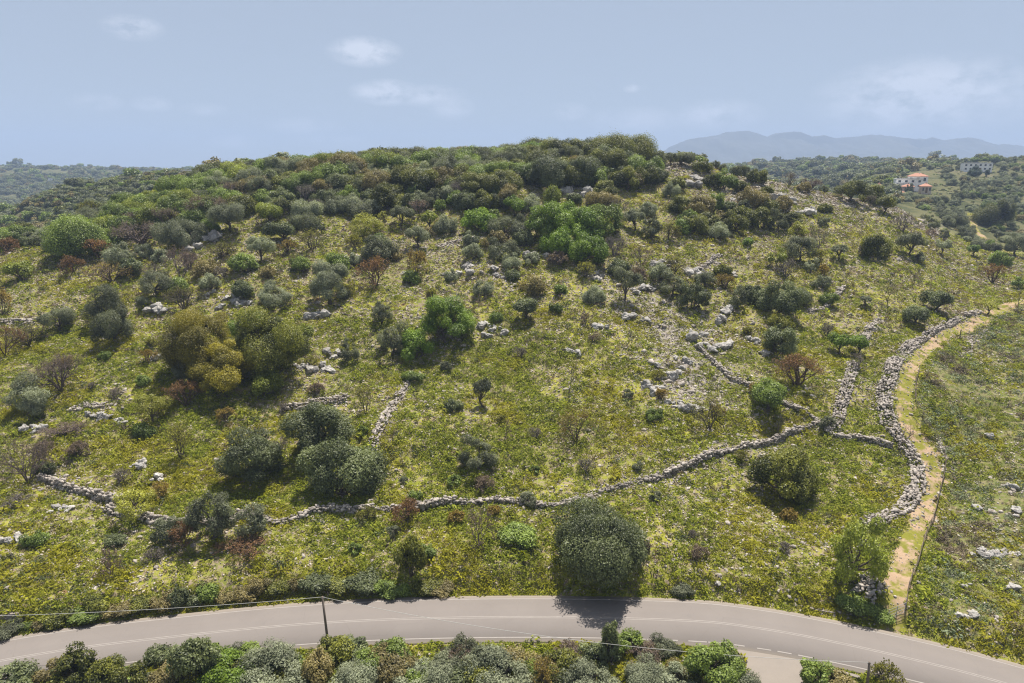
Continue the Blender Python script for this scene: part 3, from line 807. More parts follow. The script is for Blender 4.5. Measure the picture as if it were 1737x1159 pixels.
# shrubs below the road at the frame's lower edge and the dark hedge on the road bank
for k, u, v, w, h, lb in [
    ('carob', 20, 1185, 70, 62, 'dark bush in the bottom left corner below the road'), ('oak', 130, 1180, 74, 78, 'yellow-tipped dark bush below the road, leftmost of the verge row'), ('oak', 182, 1182, 56, 66, 'dark bush second along the lower road verge'),
    ('oak', 222, 1180, 50, 58, 'bushy sprout between the dark verge bushes and the tall one'), ('carob', 332, 1168, 72, 92, 'tall dark bush leaning over the lower road edge'), ('bright', 388, 1172, 92, 66, 'broad-leaved bright bush below the road beside the tall dark one'),
    ('olive', 466, 1185, 110, 84, 'soft grey-green olive below the road left of the pole foot'), ('brown', 540, 1160, 56, 50, 'dark brownish scrub at the foot of the utility pole'), ('olive', 602, 1188, 84, 66, 'olive below the road right of the pole'),
    ('brown', 655, 1150, 70, 48, 'yellow-brown shrub at the lower road edge right of the pole'), ('olive', 722, 1186, 84, 68, 'olive in the verge between two brown shrubs'), ('mauve', 785, 1142, 66, 42, 'dark brown bramble at the lower road edge in the middle'),
    ('olive', 846, 1186, 110, 82, 'widest olive below the middle of the road'), ('amber', 918, 1180, 58, 56, 'rusty yellow shrub in the olive row below the road'), ('olive', 996, 1190, 92, 66, 'olive below the road left of the dark upright bush'),
    ('carob', 1033, 1134, 40, 68, 'dark upright bush at the lower road edge'), ('olive', 1098, 1186, 82, 64, 'olive below the road right of the dark upright bush'), ('olive', 1148, 1192, 70, 66, 'small olive beside the green bushes at the side road'),
    ('green', 1212, 1180, 96, 88, 'big green bush at the left corner of the side road'), ('olive', 1255, 1188, 60, 44, 'silvery low bush at the edge of the side road'), ('green', 1378, 1176, 58, 62, 'round green bush on the verge island right of the side road'),
    ('brown', 1420, 1178, 60, 36, 'brown verge scrub beside the concrete kerb below the road'), ('sallow', 1500, 1176, 50, 44, 'dry stalky weeds by the second utility pole'), ('mauve', 1095, 1132, 60, 34, 'brown bramble along the lower road edge right of the upright bush'), ('mauve', 965, 1132, 60, 34, 'brown bramble along the lower road edge left of the upright bush'), ('brown', 690, 1158, 50, 40, 'low brown-green scrub in the verge below the road'), ('brown', 275, 1176, 50, 34, 'grassy brown shrub left of the tall dark verge bush')]:
    plant(k, u, v, w, h*.9 if h > 50 and u != 1033 else h, lb, ymin=45, group='shrubs below the road')
for i in range(62):
    u = 95+i*19+random.uniform(-12, 12)
    if 1268 < u < 1345: continue
    w = random.uniform(26, 66); plant(random.choice(['brown', 'dusk', 'green', 'oak', 'dusk', 'oak', 'green', 'sallow', 'carob']), u, random.uniform(1118, 1172)+(14 if u < 260 or u > 1250 else 0), w, w*random.uniform(.45, .8), None, ymin=45, group='shrubs below the road')
bank = [(15, 1075), (45, 1072), (75, 1066), (100, 1062), (150, 1052), (165, 1040), (190, 1046), (225, 1040), (250, 1030), (280, 1034), (305, 1026), (330, 1030), (352, 1020), (385, 1020), (420, 1014), (440, 1004), (470, 1006), (505, 1000), (540, 998), (585, 998), (615, 1000), (650, 1004), (670, 1010), (725, 1004), (750, 1006), (780, 1000), (820, 1002), (860, 1000), (900, 998)]
for i, (u, v) in enumerate(bank):
    if u > 770: continue
    plant(random.choice(['carob', 'brown', 'oak', 'green', 'brown', 'dusk']), u, v+3, random.uniform(30, 62), random.uniform(18, 32), None, group='hedge shrubs along the road bank')
for (u, v, w, h, lb) in [(1445, 1038, 60, 26, 'broad low scrub on the verge below the airy green tree'), (1478, 1046, 40, 24, 'low scrub on the verge below the heap of stones'), (1497, 1058, 40, 20, 'small low scrub on the road edge beside the wire gate')]: plant('green', u, v, w, h, lb, group='verge shrubs at the foot of the track')

# denser wood of the ridge: fills between the singled-out trees
FILL = [('ridge', 340, 880, lambda u: 262+max(0, (620-u)*.075), lambda u: 335, 95, ['green', 'green', 'oak', 'carob', 'olive', 'dusk', 'brown', 'lime', 'oak'], (36, 68)),
        ('shoulder', 110, 420, lambda u: 395-(u-110)*.30, lambda u: 420-(u-110)*.18, 48, ['green', 'lime', 'green', 'oak', 'dusk', 'green', 'mauve'], (36, 64)),
        ('summit', 840, 1110, lambda u: 258, lambda u: 318, 42, ['oak', 'green', 'carob', 'oak', 'brown', 'dusk'], (34, 62)),
        ('slope', 400, 860, lambda u: 330, lambda u: 365, 34, ['olive', 'dusk', 'green', 'carob', 'bare', 'olive', 'oak'], (28, 46)),
        ('left', 0, 130, lambda u: 400, lambda u: 425, 14, ['olive', 'green', 'oak', 'russet', 'dusk'], (24, 40))]
taken = [(t[2], t[3]) for t in TREES]
for nm, u0, u1, lo, hi, n, kinds, ws in FILL:
    c = 0; tr = 0
    while c < n and tr < n*30:
        tr += 1; u = random.uniform(u0, u1); v = random.uniform(lo(u), hi(u))
        if min((u-a)**2+((v-b)*1.8)**2 for a, b in taken) < 17**2: continue
        w = random.uniform(*ws); taken.append((u, v)); c += 1
        plant(random.choice(kinds), u, v, w, w*random.uniform(.5, .72), None, group='thicket on the hilltop')
c = 0
while c < 52:
    u = random.uniform(150, 1420); v = random.uniform(335, 520)
    if u > 1150 and v < 420: continue
    if min(((u-a)/1.2)**2+((v-b)*1.5)**2 for a, b in taken) < 25**2: continue
    taken.append((u, v)); c += 1; w = random.uniform(22, 46)
    plant(random.choice(['olive', 'dusk', 'green', 'carob', 'brown', 'mauve', 'olive', 'oak', 'sallow', 'bare']), u, v, w, w*.75)
# small scattered shrubs in the open slope
c = 0
while c < 70:
    u = random.uniform(0, 1480); v = random.uniform(390, 960)
    if min(((u-a)/1.3)**2+((v-b)*1.3)**2 for a, b in taken) < 34**2: continue
    taken.append((u, v)); c += 1; sc = .55+.45*(v-300)/500; w = random.uniform(16, 34)*sc
    plant(random.choice(['bare', 'sallow', 'mauve', 'green', 'purple', 'dusk', 'amber', 'bare', 'carob']), u, v, w, w*.75)
# far side of the valley: conifers and olive grove
for (u, v, w, h, lb) in [(1394, 303, 14, 18, 'dark broad conifer standing alone in the valley beyond the spur'), (1332, 302, 11, 14, 'small dark conifer left of the lone broad one'), (1320, 302, 14, 12, 'low conifer beside the small dark one'), (1561, 320, 19, 26, 'tall grey conifer in front of the villa'),
                         (1541, 334, 15, 22, 'dark conifer below the villa'), (1522, 334, 14, 17, 'lower left conifer below the villa'), (1652, 300, 22, 19, 'dark tree in front of the white bungalow'), (1674, 300, 9, 15, 'slim cypress in front of the white bungalow'), (1529, 298, 6, 16, 'slim cypress behind the villa'),
                         (1688, 278, 16, 12, 'lone tree on the skyline beside the bungalow'), (1404, 305, 5, 9, 'tiny cypress beside the lone broad conifer'), (1518, 306, 12, 9, 'round dark tree left of the villa')]:
    plant('pine', u, v, w, h, lb, ymin=310, ymax=1100, group='conifers around the far houses')
grove = []
gy_ = 262.
while gy_ < 690:
    stp = 8.6*(1+(gy_-260)/900)
    for x in np.arange(.54*gy_, .93*gy_, stp):
        px = x+random.uniform(-2, 2); py = gy_+random.uniform(-2.4, 2.4); s = px/py
        if s < .66-(py-262)*.0007 or dist_line(FPATH, np.array([px]), np.array([py]))[0] < 6: continue
        if 430 < py < 500 and .55 < s < .635: continue
        if random.random() < .12: continue
        grove.append((px, py))
    gy_ += stp*1.02
gp = np.array(grove); gz = height(gp[:, 0], gp[:, 1]); order = np.argsort(gp[:, 1])
def copy_tree(kind, p, R, H, label, group, far=True):
    sz, hp, me, tr = proto(kind, R, H, False, far, random.randrange(3))
    r = bpy.data.objects.new(NAME[kind][0], None); COL.objects.link(r); r.location = p; r.scale = (R/sz, R/sz, H/hp); r.rotation_euler = (0, 0, random.uniform(0, 6.28))
    ob('crown', me, None, r); tag(r, label, NAME[kind][2], group); return r
vis = []
for i in order:
    u, v = project((gp[i, 0], gp[i, 1], gz[i]+1.5))
    if 1632 < u < 1694 and 276 < v < 304 or 1512 < u < 1592 and 286 < v < 336: continue      # open ground before the houses
    if -20 < u < 1757 and v < 470: vis.append(i)
for n_, i in enumerate(vis[:285]):
    k = random.choices(['olive', 'dusk', 'green', 'brown', 'oak'], [5, 4, 1.4, .8, .5])[0]; R = random.uniform(2.3, 3.7)*(1+.3*(gp[i, 1] > 400))
    lab = {'olive': 'silver-grey olive in the grove across the valley', 'dusk': 'dull grey-green olive in the grove across the valley', 'green': 'fresh green shrub among the olives across the valley', 'brown': 'olive-brown shrub among the olives across the valley', 'oak': 'yellow-topped oak among the olives across the valley'}[k]
    copy_tree(k, (gp[i, 0], gp[i, 1], gz[i]-.1), R, R*random.uniform(1.0, 1.35), lab, {'olive': 'silver olives across the valley', 'dusk': 'dull olives across the valley'}.get(k, k+' shrubs across the valley'))
GROVE_REST = [(gp[i, 0], gp[i, 1], gz[i]-.1) for i in vis[285:]]

# ================================================================== rocks: meshes, outcrops, drystone walls
def ico(sub):
    import bmesh
    bm = bmesh.new(); bmesh.ops.create_icosphere(bm, subdivisions=sub, radius=1.0)
    v = np.array([x.co[:] for x in bm.verts]); bm.verts.index_update(); f = np.array([[x.index for x in q.verts] for q in bm.faces]); bm.free(); return v, f
def rock_mesh(name, sub, seed, rough=.28, cuts=7):
    v, f = ico(sub); g = np.random.default_rng(seed); v = v.copy()
    n = unit(g.normal(size=(cuts, 3))); dd = g.uniform(.52, .85, cuts)
    for a, b in zip(n, dd):         # flat breaks
        h = v@a-b; v = np.where((h > 0)[:, None], v-a*h[:, None]*.92, v)
    k = 1+rough*(vnoise(v[:, 0]*1.9+seed, v[:, 1]*1.9+v[:, 2]*1.3, 3)+.5*vnoise(v[:, 0]*4.3+v[:, 2]*3, v[:, 1]*4.3-v[:, 2]*2+seed, 9)+.35*vnoise(v[:, 2]*8+v[:, 0]*5, v[:, 1]*8+seed, 12))
    return v*k[:, None], f
def rock_material(name, A, B, C):
    t = NT(name); P = t.n.new('ShaderNodeTexCoord').outputs['Object']; W3 = t.pos()
    n = t.noise(W3, 1.1, 5, .65); n2 = t.noise(W3, 6, 4, .7); n3 = t.noise(W3, 3.1, 3)
    c = t.mix(t.ramp(n, .35, .65), A, B); c = t.mix(t.ramp(n2, .52, .70), c, C); c = t.mix(t.math('MULTIPLY', t.ramp(n3, .58, .72), .6), c, (.26, .17, .10))
    c = t.mix(1.0, c, t.mix(t.info(), (.78,)*3, (1.18,)*3), 'MULTIPLY')
    t.bump(t.math('ADD', n2, n), .8, .12); return t.base(c, .92, .15)
M_rock = rock_material('limestone', (.26, .245, .225), (.44, .415, .38), (.10, .092, .085))
M_wall = rock_material('fieldstone', (.25, .22, .19), (.44, .39, .34), (.115, .10, .088))
ROCKS = [mesh_np('rock', v, [f]) for v, f in (rock_mesh('r', 4, 40+i, .34, 12) for i in range(8))]
STONES_D = [rock_mesh('s', 1, 70+i, .25, 3) for i in range(8)]
STONES = [mesh_np('stone', v, [f]) for v, f in STONES_D]
for m in ROCKS: m.materials.append(M_rock)
for m in STONES: m.materials.append(M_wall)
def euler_np(e):
    cx, sx, cy_, sy, cz, sz = np.cos(e[:, 0]), np.sin(e[:, 0]), np.cos(e[:, 1]), np.sin(e[:, 1]), np.cos(e[:, 2]), np.sin(e[:, 2])
    return np.stack([np.stack([cz*cy_, cz*sy*sx-sz*cx, cz*sy*cx+sz*sx], 1), np.stack([sz*cy_, sz*sy*sx+cz*cx, sz*sy*cx-cz*sx], 1), np.stack([-sy, cy_*sx, cy_*cx], 1)], 1)
def stone_row(name, label, px, width, hgt, stone, cap, cat='wall', group='drystone walls on the hillside', loose=.33, **kw):
    line = gline(px, .1, **kw); L = np.concatenate([[0], np.cumsum(np.linalg.norm(np.diff(line, axis=0), axis=1))])
    pts = []; nac = max(1, round(width/stone)); nl = max(1, round(hgt/(stone*.68)))
    for q in np.arange(0, L[-1], stone*.92):
        i = min(len(line)-2, int(np.searchsorted(L, q))); d = line[i+1]-line[i]; d = d/np.linalg.norm(d); nm = np.array([-d[1], d[0]]); yaw = math.atan2(d[1], d[0])
        brk = fbm(q*.16, 3.3, 3, len(px))*1.5; wob = vnoise(q*.35, 8.1, len(px))*.22
        for a in range(nac):
            o = (a-(nac-1)/2)*stone*.95; e = abs(o)/(width/2+1e-6)
            top = nl*(1-.5*e**2)*(.86+.62*brk)
            for k in range(nl+1):
                if k > top-.3: break
                if 0 < a < nac-1 and k < top-1.6: continue
                xy = line[i]+d*random.uniform(-.3, .3)*stone+nm*(o+wob+random.gauss(0, .18)*stone)
                pts.append((xy[0], xy[1], k*stone*.66+stone*.18, yaw, stone*random.choice([.5, .7, .9, 1.05, 1.2, 1.5])))
        if random.random() < loose*3:
            for _ in range(3):
                xy = line[i]+nm*random.choice([-1, 1])*(width/2+random.expovariate(1.3)); pts.append((xy[0], xy[1], .05, random.uniform(0, 6), stone*random.uniform(.45, .95)))
    A = np.array(pts); z = height(A[:, 0], A[:, 1])+A[:, 2]; pos = np.column_stack([A[:, 0], A[:, 1], z]); n = len(A)
    rot = np.column_stack([rng.normal(0, .3, n), rng.normal(0, .3, n), A[:, 3]+rng.normal(0, .35, n)]); sc = A[:, 4:5]*.56*np.column_stack([rng.uniform(.95, 1.45, n), rng.uniform(.8, 1.1, n), rng.uniform(.62, .95, n)])
    c = pos[n//2].copy(); root = bpy.data.objects.new(name, None); COL.objects.link(root); root.location = c; tag(root, label, cat, group)
    order = np.argsort(-(A[:, 4]/np.maximum(pos[:, 1], 1))*(1+.6*(A[:, 2] > (nl-2)*stone*.6)))
    for i in order[:cap]:
        o = bpy.data.objects.new('stone', random.choice(STONES)); COL.objects.link(o); o.parent = root; o.location = pos[i]-c; o.rotation_euler = rot[i]; o.scale = sc[i]
    rest = order[cap:]
    if len(rest):
        V = []; Fq = []; m = 0; E = euler_np(rot[rest]); pick = rng.integers(0, len(STONES_D), len(rest))
        for j, i in enumerate(rest):
            v, f = STONES_D[pick[j]]; V.append((v*sc[i])@E[j].T+pos[i]-c); Fq.append(f+m); m += len(v)
        o = ob('rubble', mesh_np('rubble', np.concatenate(V), [np.concatenate(Fq)]), M_wall, root); o['kind'] = 'stuff'
    return root
stone_row('drystone_wall', 'long drystone wall crossing the lower slope and climbing to the wall corner', [(405, 882), (430, 879), (470, 888), (505, 880), (540, 869), (600, 868), (665, 866), (710, 866), (760, 857), (830, 853), (880, 855), (925, 861), (960, 858), (1010, 839), (1060, 825), (1100, 818), (1150, 798), (1200, 779), (1250, 765), (1300, 757), (1340, 738), (1388, 720)], 1.05, 1.1, .42, 300)
stone_row('drystone_wall', 'tumbled drystone wall running down from the left margin', [(66, 814), (90, 820), (115, 830), (150, 840), (180, 848), (205, 858)], 1.1, 1.3, .46, 260)
stone_row('drystone_wall', 'half-collapsed rubble wall between the thin yellowish tree and the grey-green wall tree', [(180, 866), (215, 872), (245, 882), (280, 888), (330, 890), (370, 888), (405, 884)], 1.2, .95, .44, 220)
stone_row('drystone_wall', 'low stone wall linking the wall corner to the track', [(1388, 720), (1410, 738), (1440, 745), (1470, 750), (1512, 762)], 1.0, .8, .42, 220)
stone_row('drystone_wall', 'broad low rubble wall climbing from the wall corner past the umbrella pair', [(1412, 735), (1422, 705), (1432, 670), (1442, 640), (1447, 618)], 2.3, .7, .42, 240)
stone_row('drystone_wall', 'short rubble bank above the bright green umbrella pair', [(1463, 580), (1475, 560), (1492, 543)], 1.8, .6, .44, 120)
stone_row('drystone_wall', 'wide stone bank along the track above the leaning mauve tree', [(1512, 722), (1502, 695), (1500, 665), (1510, 635), (1528, 607), (1552, 585)], 2.6, 1.0, .44, 300)
stone_row('drystone_wall', 'upper stretch of track wall with reddish earth at its end', [(1552, 585), (1580, 566), (1600, 556), (1630, 543), (1660, 532)], 1.3, .9, .44, 200)
stone_row('drystone_wall', 'wide stone bank along the track below the leaning mauve tree', [(1512, 728), (1528, 750), (1542, 770), (1556, 795), (1556, 825), (1540, 855), (1520, 870), (1492, 884), (1464, 890)], 2.3, 1.0, .44, 300)
stone_row('drystone_wall', 'diagonal stone wall running down from the white boulders to the wall corner', [(1182, 590), (1205, 612), (1232, 635), (1262, 652), (1305, 676), (1345, 694), (1386, 714)], .9, .8, .42, 220)
stone_row('drystone_wall', 'ruined wall line running straight down the middle slope', [(690, 650), (680, 668), (664, 690), (652, 718), (636, 742), (630, 764)], 1.7, .5, .42, 200)
stone_row('drystone_wall', 'low wall remnant below the big carob clump', [(478, 696), (500, 693), (530, 687), (560, 684), (590, 678)], 1.3, .8, .46, 160)
stone_row('drystone_wall', 'straight pale wall on the slope under the oak wood', [(1176, 462), (1190, 455), (1205, 445), (1222, 434)], .9, 1.0, .5, 120)
stone_row('drystone_wall', 'curved rubble wall in the meadow below the leafless shrub', [(1370, 533), (1385, 527), (1402, 522), (1412, 508), (1422, 498), (1432, 490)], 1.2, .8, .5, 120)
stone_row('drystone_wall', 'rubble line at the left margin beside the umbrella-shaped olive', [(0, 545), (25, 546), (50, 546), (78, 544)], 1.2, .6, .46, 80)
stone_row('drystone_wall', 'short terrace wall below the mauve thicket on the left', [(120, 696), (150, 692), (188, 690)], 1.2, .7, .46, 80)
stone_row('drystone_wall', 'stone terrace edge below the grey bent olive', [(742, 420), (770, 412), (800, 406), (826, 402)], 1.4, .6, .5, 80)
stone_row('stone_heap', 'heap of stones at the foot of the airy green tree', [(1462, 1010), (1474, 1000), (1482, 985)], 2.6, 1.0, .46, 120, cat='heap', group='stone heaps')
stone_row('drystone_wall', 'low line of stones on the scrub slope east of the track', [(1628, 606), (1642, 590), (1660, 573), (1672, 562)], 1.4, .4, .42, 80)
stone_row('drystone_wall', 'low stone edging on the track fence side', [(1600, 800), (1602, 770), (1590, 745)], 1.0, .4, .4, 60)

OUT = [  # u, v(base), width, height, rocks, label
 (402, 518, 58, 26, 9, 'pale rock outcrop above the golden carob clump'), (265, 530, 40, 14, 4, 'flat rock ledge at the foot of the round dark olive'), (356, 505, 16, 14, 2, 'small white boulder left of the pale outcrop'),
 (780, 470, 52, 34, 9, 'stacked grey boulders on the upper middle slope'), (848, 472, 32, 22, 4, 'single large grey boulder beside the stacked ones'), (1012, 475, 32, 18, 4, 'light boulder under the lower tip of the green grove'), (910, 440, 44, 16, 5, 'rocks under the green grove'),
 (832, 566, 54, 36, 10, 'grey ribbed cliff right of the vivid green tree'), (1228, 543, 36, 26, 4, 'big light boulder below the small dark tree'), (1200, 600, 40, 26, 5, 'row of white boulders at the top of the diagonal wall'), (1232, 600, 30, 26, 3, 'overhanging white boulder with a dark hollow'),
 (1160, 622, 30, 32, 4, 'upright white boulder in the stony field'), (1180, 578, 44, 30, 6, 'white boulders crowning the stony field'), (1130, 640, 50, 30, 7, 'scattered white boulders in the stony field'), (1110, 672, 40, 24, 5, 'lowest boulders of the stony field'), (1145, 690, 34, 20, 5, 'broken rocks under the stony field'),
 (1298, 606, 16, 14, 1, 'lone white boulder beside the dark green bush'), (1280, 585, 26, 14, 3, 'small pale rocks above the lone white boulder'), (1090, 500, 46, 20, 6, 'bright broken rocks right of the dark tree with black shadow'), (1180, 470, 50, 22, 6, 'pale rocks beside the straight wall'), (1130, 455, 44, 18, 5, 'rock band under the leafless brown shrub'),
 (1050, 283, 40, 14, 5, 'white rocks on the bare summit'), (1090, 290, 40, 12, 5, 'white rocks right of the summit oak'), (985, 335, 46, 14, 5, 'rock slab below the two big dark evergreens'), (960, 330, 30, 10, 3, 'small slab beside the evergreens'), (1240, 470, 24, 12, 3, 'little rocks below the oak wood'),
 (600, 445, 60, 18, 6, 'grey rock band left of the grey olive'), (690, 470, 26, 12, 3, 'rocks between the red-brown and orange shrubs'), (1075, 545, 50, 16, 6, 'pale rocks in the upper middle slope'), (1020, 560, 30, 12, 3, 'small ledge in the upper middle slope'), (970, 600, 30, 12, 3, 'small grey rocks in the middle slope'), (1175, 700, 40, 18, 5, 'broken grey rocks above the sallow tree'),
 (105, 868, 44, 18, 5, 'flat pale slabs below the left wall'), (60, 735, 46, 22, 6, 'grey rocks below the pale olive'), (165, 712, 44, 16, 5, 'white rocks beside the short terrace wall'), (200, 720, 30, 12, 4, 'small white rocks left of the yellow-green tree'), (235, 795, 36, 12, 4, 'flat slabs in the lower left slope'), (270, 815, 30, 14, 3, 'flat pale stone above the left wall'), (20, 922, 44, 14, 4, 'grey rock ledge at the left margin'),
 (545, 632, 44, 18, 6, 'white rocks right of the big carob clump'), (560, 605, 36, 14, 4, 'white rocks above the wall remnant'), (510, 625, 30, 14, 4, 'stones at the right foot of the carob clump'), (255, 615, 34, 14, 4, 'rocks left of the golden carob'), (290, 575, 24, 10, 2, 'small rock at the upper left of the golden carob'), (540, 540, 40, 12, 4, 'rocks under the tall silver olive'), (350, 410, 50, 16, 6, 'pale rocks beside the dense silver olive'), (330, 425, 30, 12, 3, 'grey rocks under the dense silver olive'),
 (1710, 945, 40, 26, 5, 'white boulders on the scrub slope by the right margin'), (1670, 945, 44, 18, 5, 'white rocks on the scrub slope'), (1725, 875, 22, 14, 2, 'pale boulder high on the scrub slope'), (1656, 868, 18, 10, 1, 'lone grey stone on the scrub slope'), (1715, 1000, 30, 14, 3, 'grey rocks low on the scrub slope'), (1640, 1050, 34, 14, 3, 'dark rock near the road on the scrub slope'), (1716, 830, 16, 10, 1, 'small grey stone on the scrub slope'), (1680, 745, 14, 8, 1, 'small stone near the top of the scrub slope'), (1217, 992, 13, 10, 1, 'single grey stone in the meadow near the road'), (1360, 365, 50, 14, 5, 'grey rocks on the spur below the oak wood'), (1330, 345, 46, 14, 5, 'white scree rocks on the spur'), (1640, 1000, 20, 20, 3, 'pale rocks in a row on the scrub slope'), (1255, 345, 30, 10, 3, 'rocks above the oak wood'), (1175, 320, 40, 12, 4, 'rocks on the upper right slope'), (1190, 310, 30, 10, 3, 'rocks below the skyline oak')]
for u, v, w, h, n, lb in OUT:
    p = hit(u, v-h*.25); m = depth(p)/F; dep = max(0, math.atan((v-CY)/F)+PITCH); big = n > 1
    root = bpy.data.objects.new('rock_outcrop' if big else 'boulder', None); COL.objects.link(root); root.location = p; tag(root, lb, 'rock', 'limestone rocks on the hillside')
    for i in range(n):
        a = (i+.5)/n-.5; x = p[0]+(a*w*.85+random.uniform(-.1, .1)*w)*m*(1 if big else 0); y = p[1]+random.uniform(-.35, .35)*h*m*1.6*(1 if big else 0)
        r = (w*m/(n**.62)*random.uniform(.40, .95)*(.80 if 1090 < u < 1310 and v > 540 else .66)) if big else w*m*.5
        z = float(height(x, y)[0]); o = bpy.data.objects.new('rock', ROCKS[random.randrange(8)]); COL.objects.link(o); o.parent = root
        rz = min(r*random.uniform(.6, 1.05), h*m*.85); o.location = (x-p[0], y-p[1], z-p[2]+rz*.30); o.scale = (r*random.uniform(.9, 1.3), r*random.uniform(.8, 1.1), rz); o.rotation_euler = (random.uniform(-.25, .25), random.uniform(-.25, .25), random.uniform(0, 6.28))

# ================================================================== ground cover, as stuff
def scatter(name, label, P, S, protos, pick=None, yaw=True, tilt=.0):
    n = len(P); me = bpy.data.meshes.new(name); me.vertices.add(n); me.vertices.foreach_set('co', np.asarray(P, np.float32).ravel())
    a = me.attributes.new('rot', 'FLOAT_VECTOR', 'POINT'); r = np.zeros((n, 3), np.float32); r[:, 2] = rng.uniform(0, 6.28, n); r[:, :2] = rng.normal(0, tilt, (n, 2)) if tilt else 0; a.data.foreach_set('vector', r.ravel())
    a = me.attributes.new('scl', 'FLOAT_VECTOR', 'POINT'); a.data.foreach_set('vector', np.asarray(S, np.float32).ravel())
    a = me.attributes.new('pick', 'INT', 'POINT'); a.data.foreach_set('value', (rng.integers(0, len(protos), n) if pick is None else pick).astype(np.int32))
    gt = bpy.data.node_groups.new(name+'_scatter', 'GeometryNodeTree'); gt.interface.new_socket('Geometry', in_out='INPUT', socket_type='NodeSocketGeometry'); gt.interface.new_socket('Geometry', in_out='OUTPUT', socket_type='NodeSocketGeometry')
    gi = gt.nodes.new('NodeGroupInput'); go = gt.nodes.new('NodeGroupOutput'); ip = gt.nodes.new('GeometryNodeInstanceOnPoints'); jn = gt.nodes.new('GeometryNodeJoinGeometry')
    for o in protos:
        oi = gt.nodes.new('GeometryNodeObjectInfo'); oi.inputs['Object'].default_value = o; oi.inputs['As Instance'].default_value = True; gt.links.new(oi.outputs['Geometry'], jn.inputs[0])
    def na(k, ty):
        q = gt.nodes.new('GeometryNodeInputNamedAttribute'); q.data_type = ty; q.inputs['Name'].default_value = k; return q.outputs['Attribute']
    gt.links.new(gi.outputs[0], ip.inputs['Points']); gt.links.new(jn.outputs[0], ip.inputs['Instance']); ip.inputs['Pick Instance'].default_value = True
    gt.links.new(na('pick', 'INT'), ip.inputs['Instance Index']); gt.links.new(na('rot', 'FLOAT_VECTOR'), ip.inputs['Rotation']); gt.links.new(na('scl', 'FLOAT_VECTOR'), ip.inputs['Scale']); gt.links.new(ip.outputs[0], go.inputs[0])
    o = ob(name, me); md = o.modifiers.new('scatter', 'NODES'); md.node_group = gt; o['kind'] = 'stuff'; o['label'] = label; return o
def tuft(name, n, r, h, L, wd, up, mat, seed):
    g = np.random.default_rng(seed); a = g.uniform(0, 6.28, n); q = r*np.sqrt(g.uniform(0, 1, n)); P = np.stack([q*np.cos(a), q*np.sin(a), g.uniform(.1, 1, n)*h*(1-.6*(q/r)**2)], 1)
    N = unit(np.stack([np.cos(a)*.6, np.sin(a)*.6, np.full(n, up)], 1)+g.normal(size=(n, 3))*.55); V, Fq = leaves(P, N, L, wd, g)
    return ob(name, mesh_np(name, V, [Fq], np.repeat(g.uniform(0, 1, n), 4)), mat, link=False)
M_grass = leaf_mat('meadow_blades', (.108, .143, .013), (.365, .375, .038), .40, .7, .15, var=.38, patch=((.37, .345, .022), .09, .47, .62))
M_gold = leaf_mat('yellow_flower_herbs', (.13, .14, .012), (.34, .30, .016), .35, .7, .15, var=.25)
M_dry = leaf_mat('dry_stalks', (.11, .08, .05), (.36, .28, .20), .2, .8, .1, var=.35)
M_cush = leaf_mat('spiny_cushion', (.04, .054, .02), (.145, .165, .06), .2, .7, .2, var=.45, patch=((.15, .115, .08), .25, .52, .66))
M_phry = leaf_mat('phrygana_leaf', (.085, .105, .05), (.26, .30, .165), .2, .7, .2, var=.4, patch=((.17, .125, .085), .12, .50, .62))
grass_p = [tuft('grass_tuft', 24, .34, .32, .20, .42, .9, M_grass, i) for i in range(4)]
gold_p = [tuft('flower_tuft', 24, .32, .24, .13, .6, 1., M_gold, 10+i) for i in range(3)]
dry_p = [tuft('dry_tuft', 22, .30, .34, .26, .28, .2, M_dry, 20+i) for i in range(3)]
cush_p = [tuft('cushion', 60, .42, .42, .15, .55, .7, M_cush, 30+i) for i in range(3)]
phry_p = [tuft('phrygana_bush', 70, .50, .46, .16, .5, .8, M_phry, 40+i) for i in range(3)]
ROAD_P = ROADC
def sample(n, y0, y1, smax=.93):
    y = np.sqrt(rng.uniform(y0*y0, y1*y1, n)); s = rng.uniform(-smax, smax, n); x = s*np.maximum(y, 60); return x, y
def clear(x, y, road=4.7, track=2.0):
    d = dist_to(ROADC, x, y); d2 = dist_to(SIDEC, x, y); k = (d > road) & (d2 > 3.4)
    return k & (dist_line(TRACK, x, y) > track)
def put(x, y, off=0): return np.column_stack([x, y, height(x, y)+off])
# meadow
xa, ya = sample(150000, 44, 140); xb, yb = sample(110000, 140, 275); x = np.concatenate([xa, xb]); y = np.concatenate([ya, yb])
dn = fbm(x/7., y/7., 4, 61)+.5*fbm(x/1.8, y/1.8, 2, 67); rkv = rocky(x, y); phv = phry(x, y)
k = clear(x, y, 4.45, 1.35) & (rng.uniform(0, 1, len(x)) < np.clip(.76+dn*.85-rkv*.75-phv*.45, .05, 1)); x, y = x[k], y[k]
sc = rng.gamma(5, .22, len(x))*np.where(y > 140, 1.3, 1.); scatter('meadow_grass', 'yellow-green grass and herbs covering the slope', put(x, y, -.03), np.column_stack([sc, sc, sc*rng.uniform(.6, 1.2, len(x))]), grass_p, tilt=.12)
# verge and track grass
x, y = sample(14000, 44, 80); d = dist_to(ROADC, x, y); k = (d > 4.3) & (d < 7.2) & (dist_to(SIDEC, x, y) > 3.2) & (dist_line(TRACK, x, y) > 1.4); x, y = x[k], y[k]; sc = rng.uniform(.8, 1.6, len(x))
scatter('verge_grass', 'taller green grass along the road edges', put(x, y, -.03), np.column_stack([sc, sc, sc*1.25]), grass_p, tilt=.12)
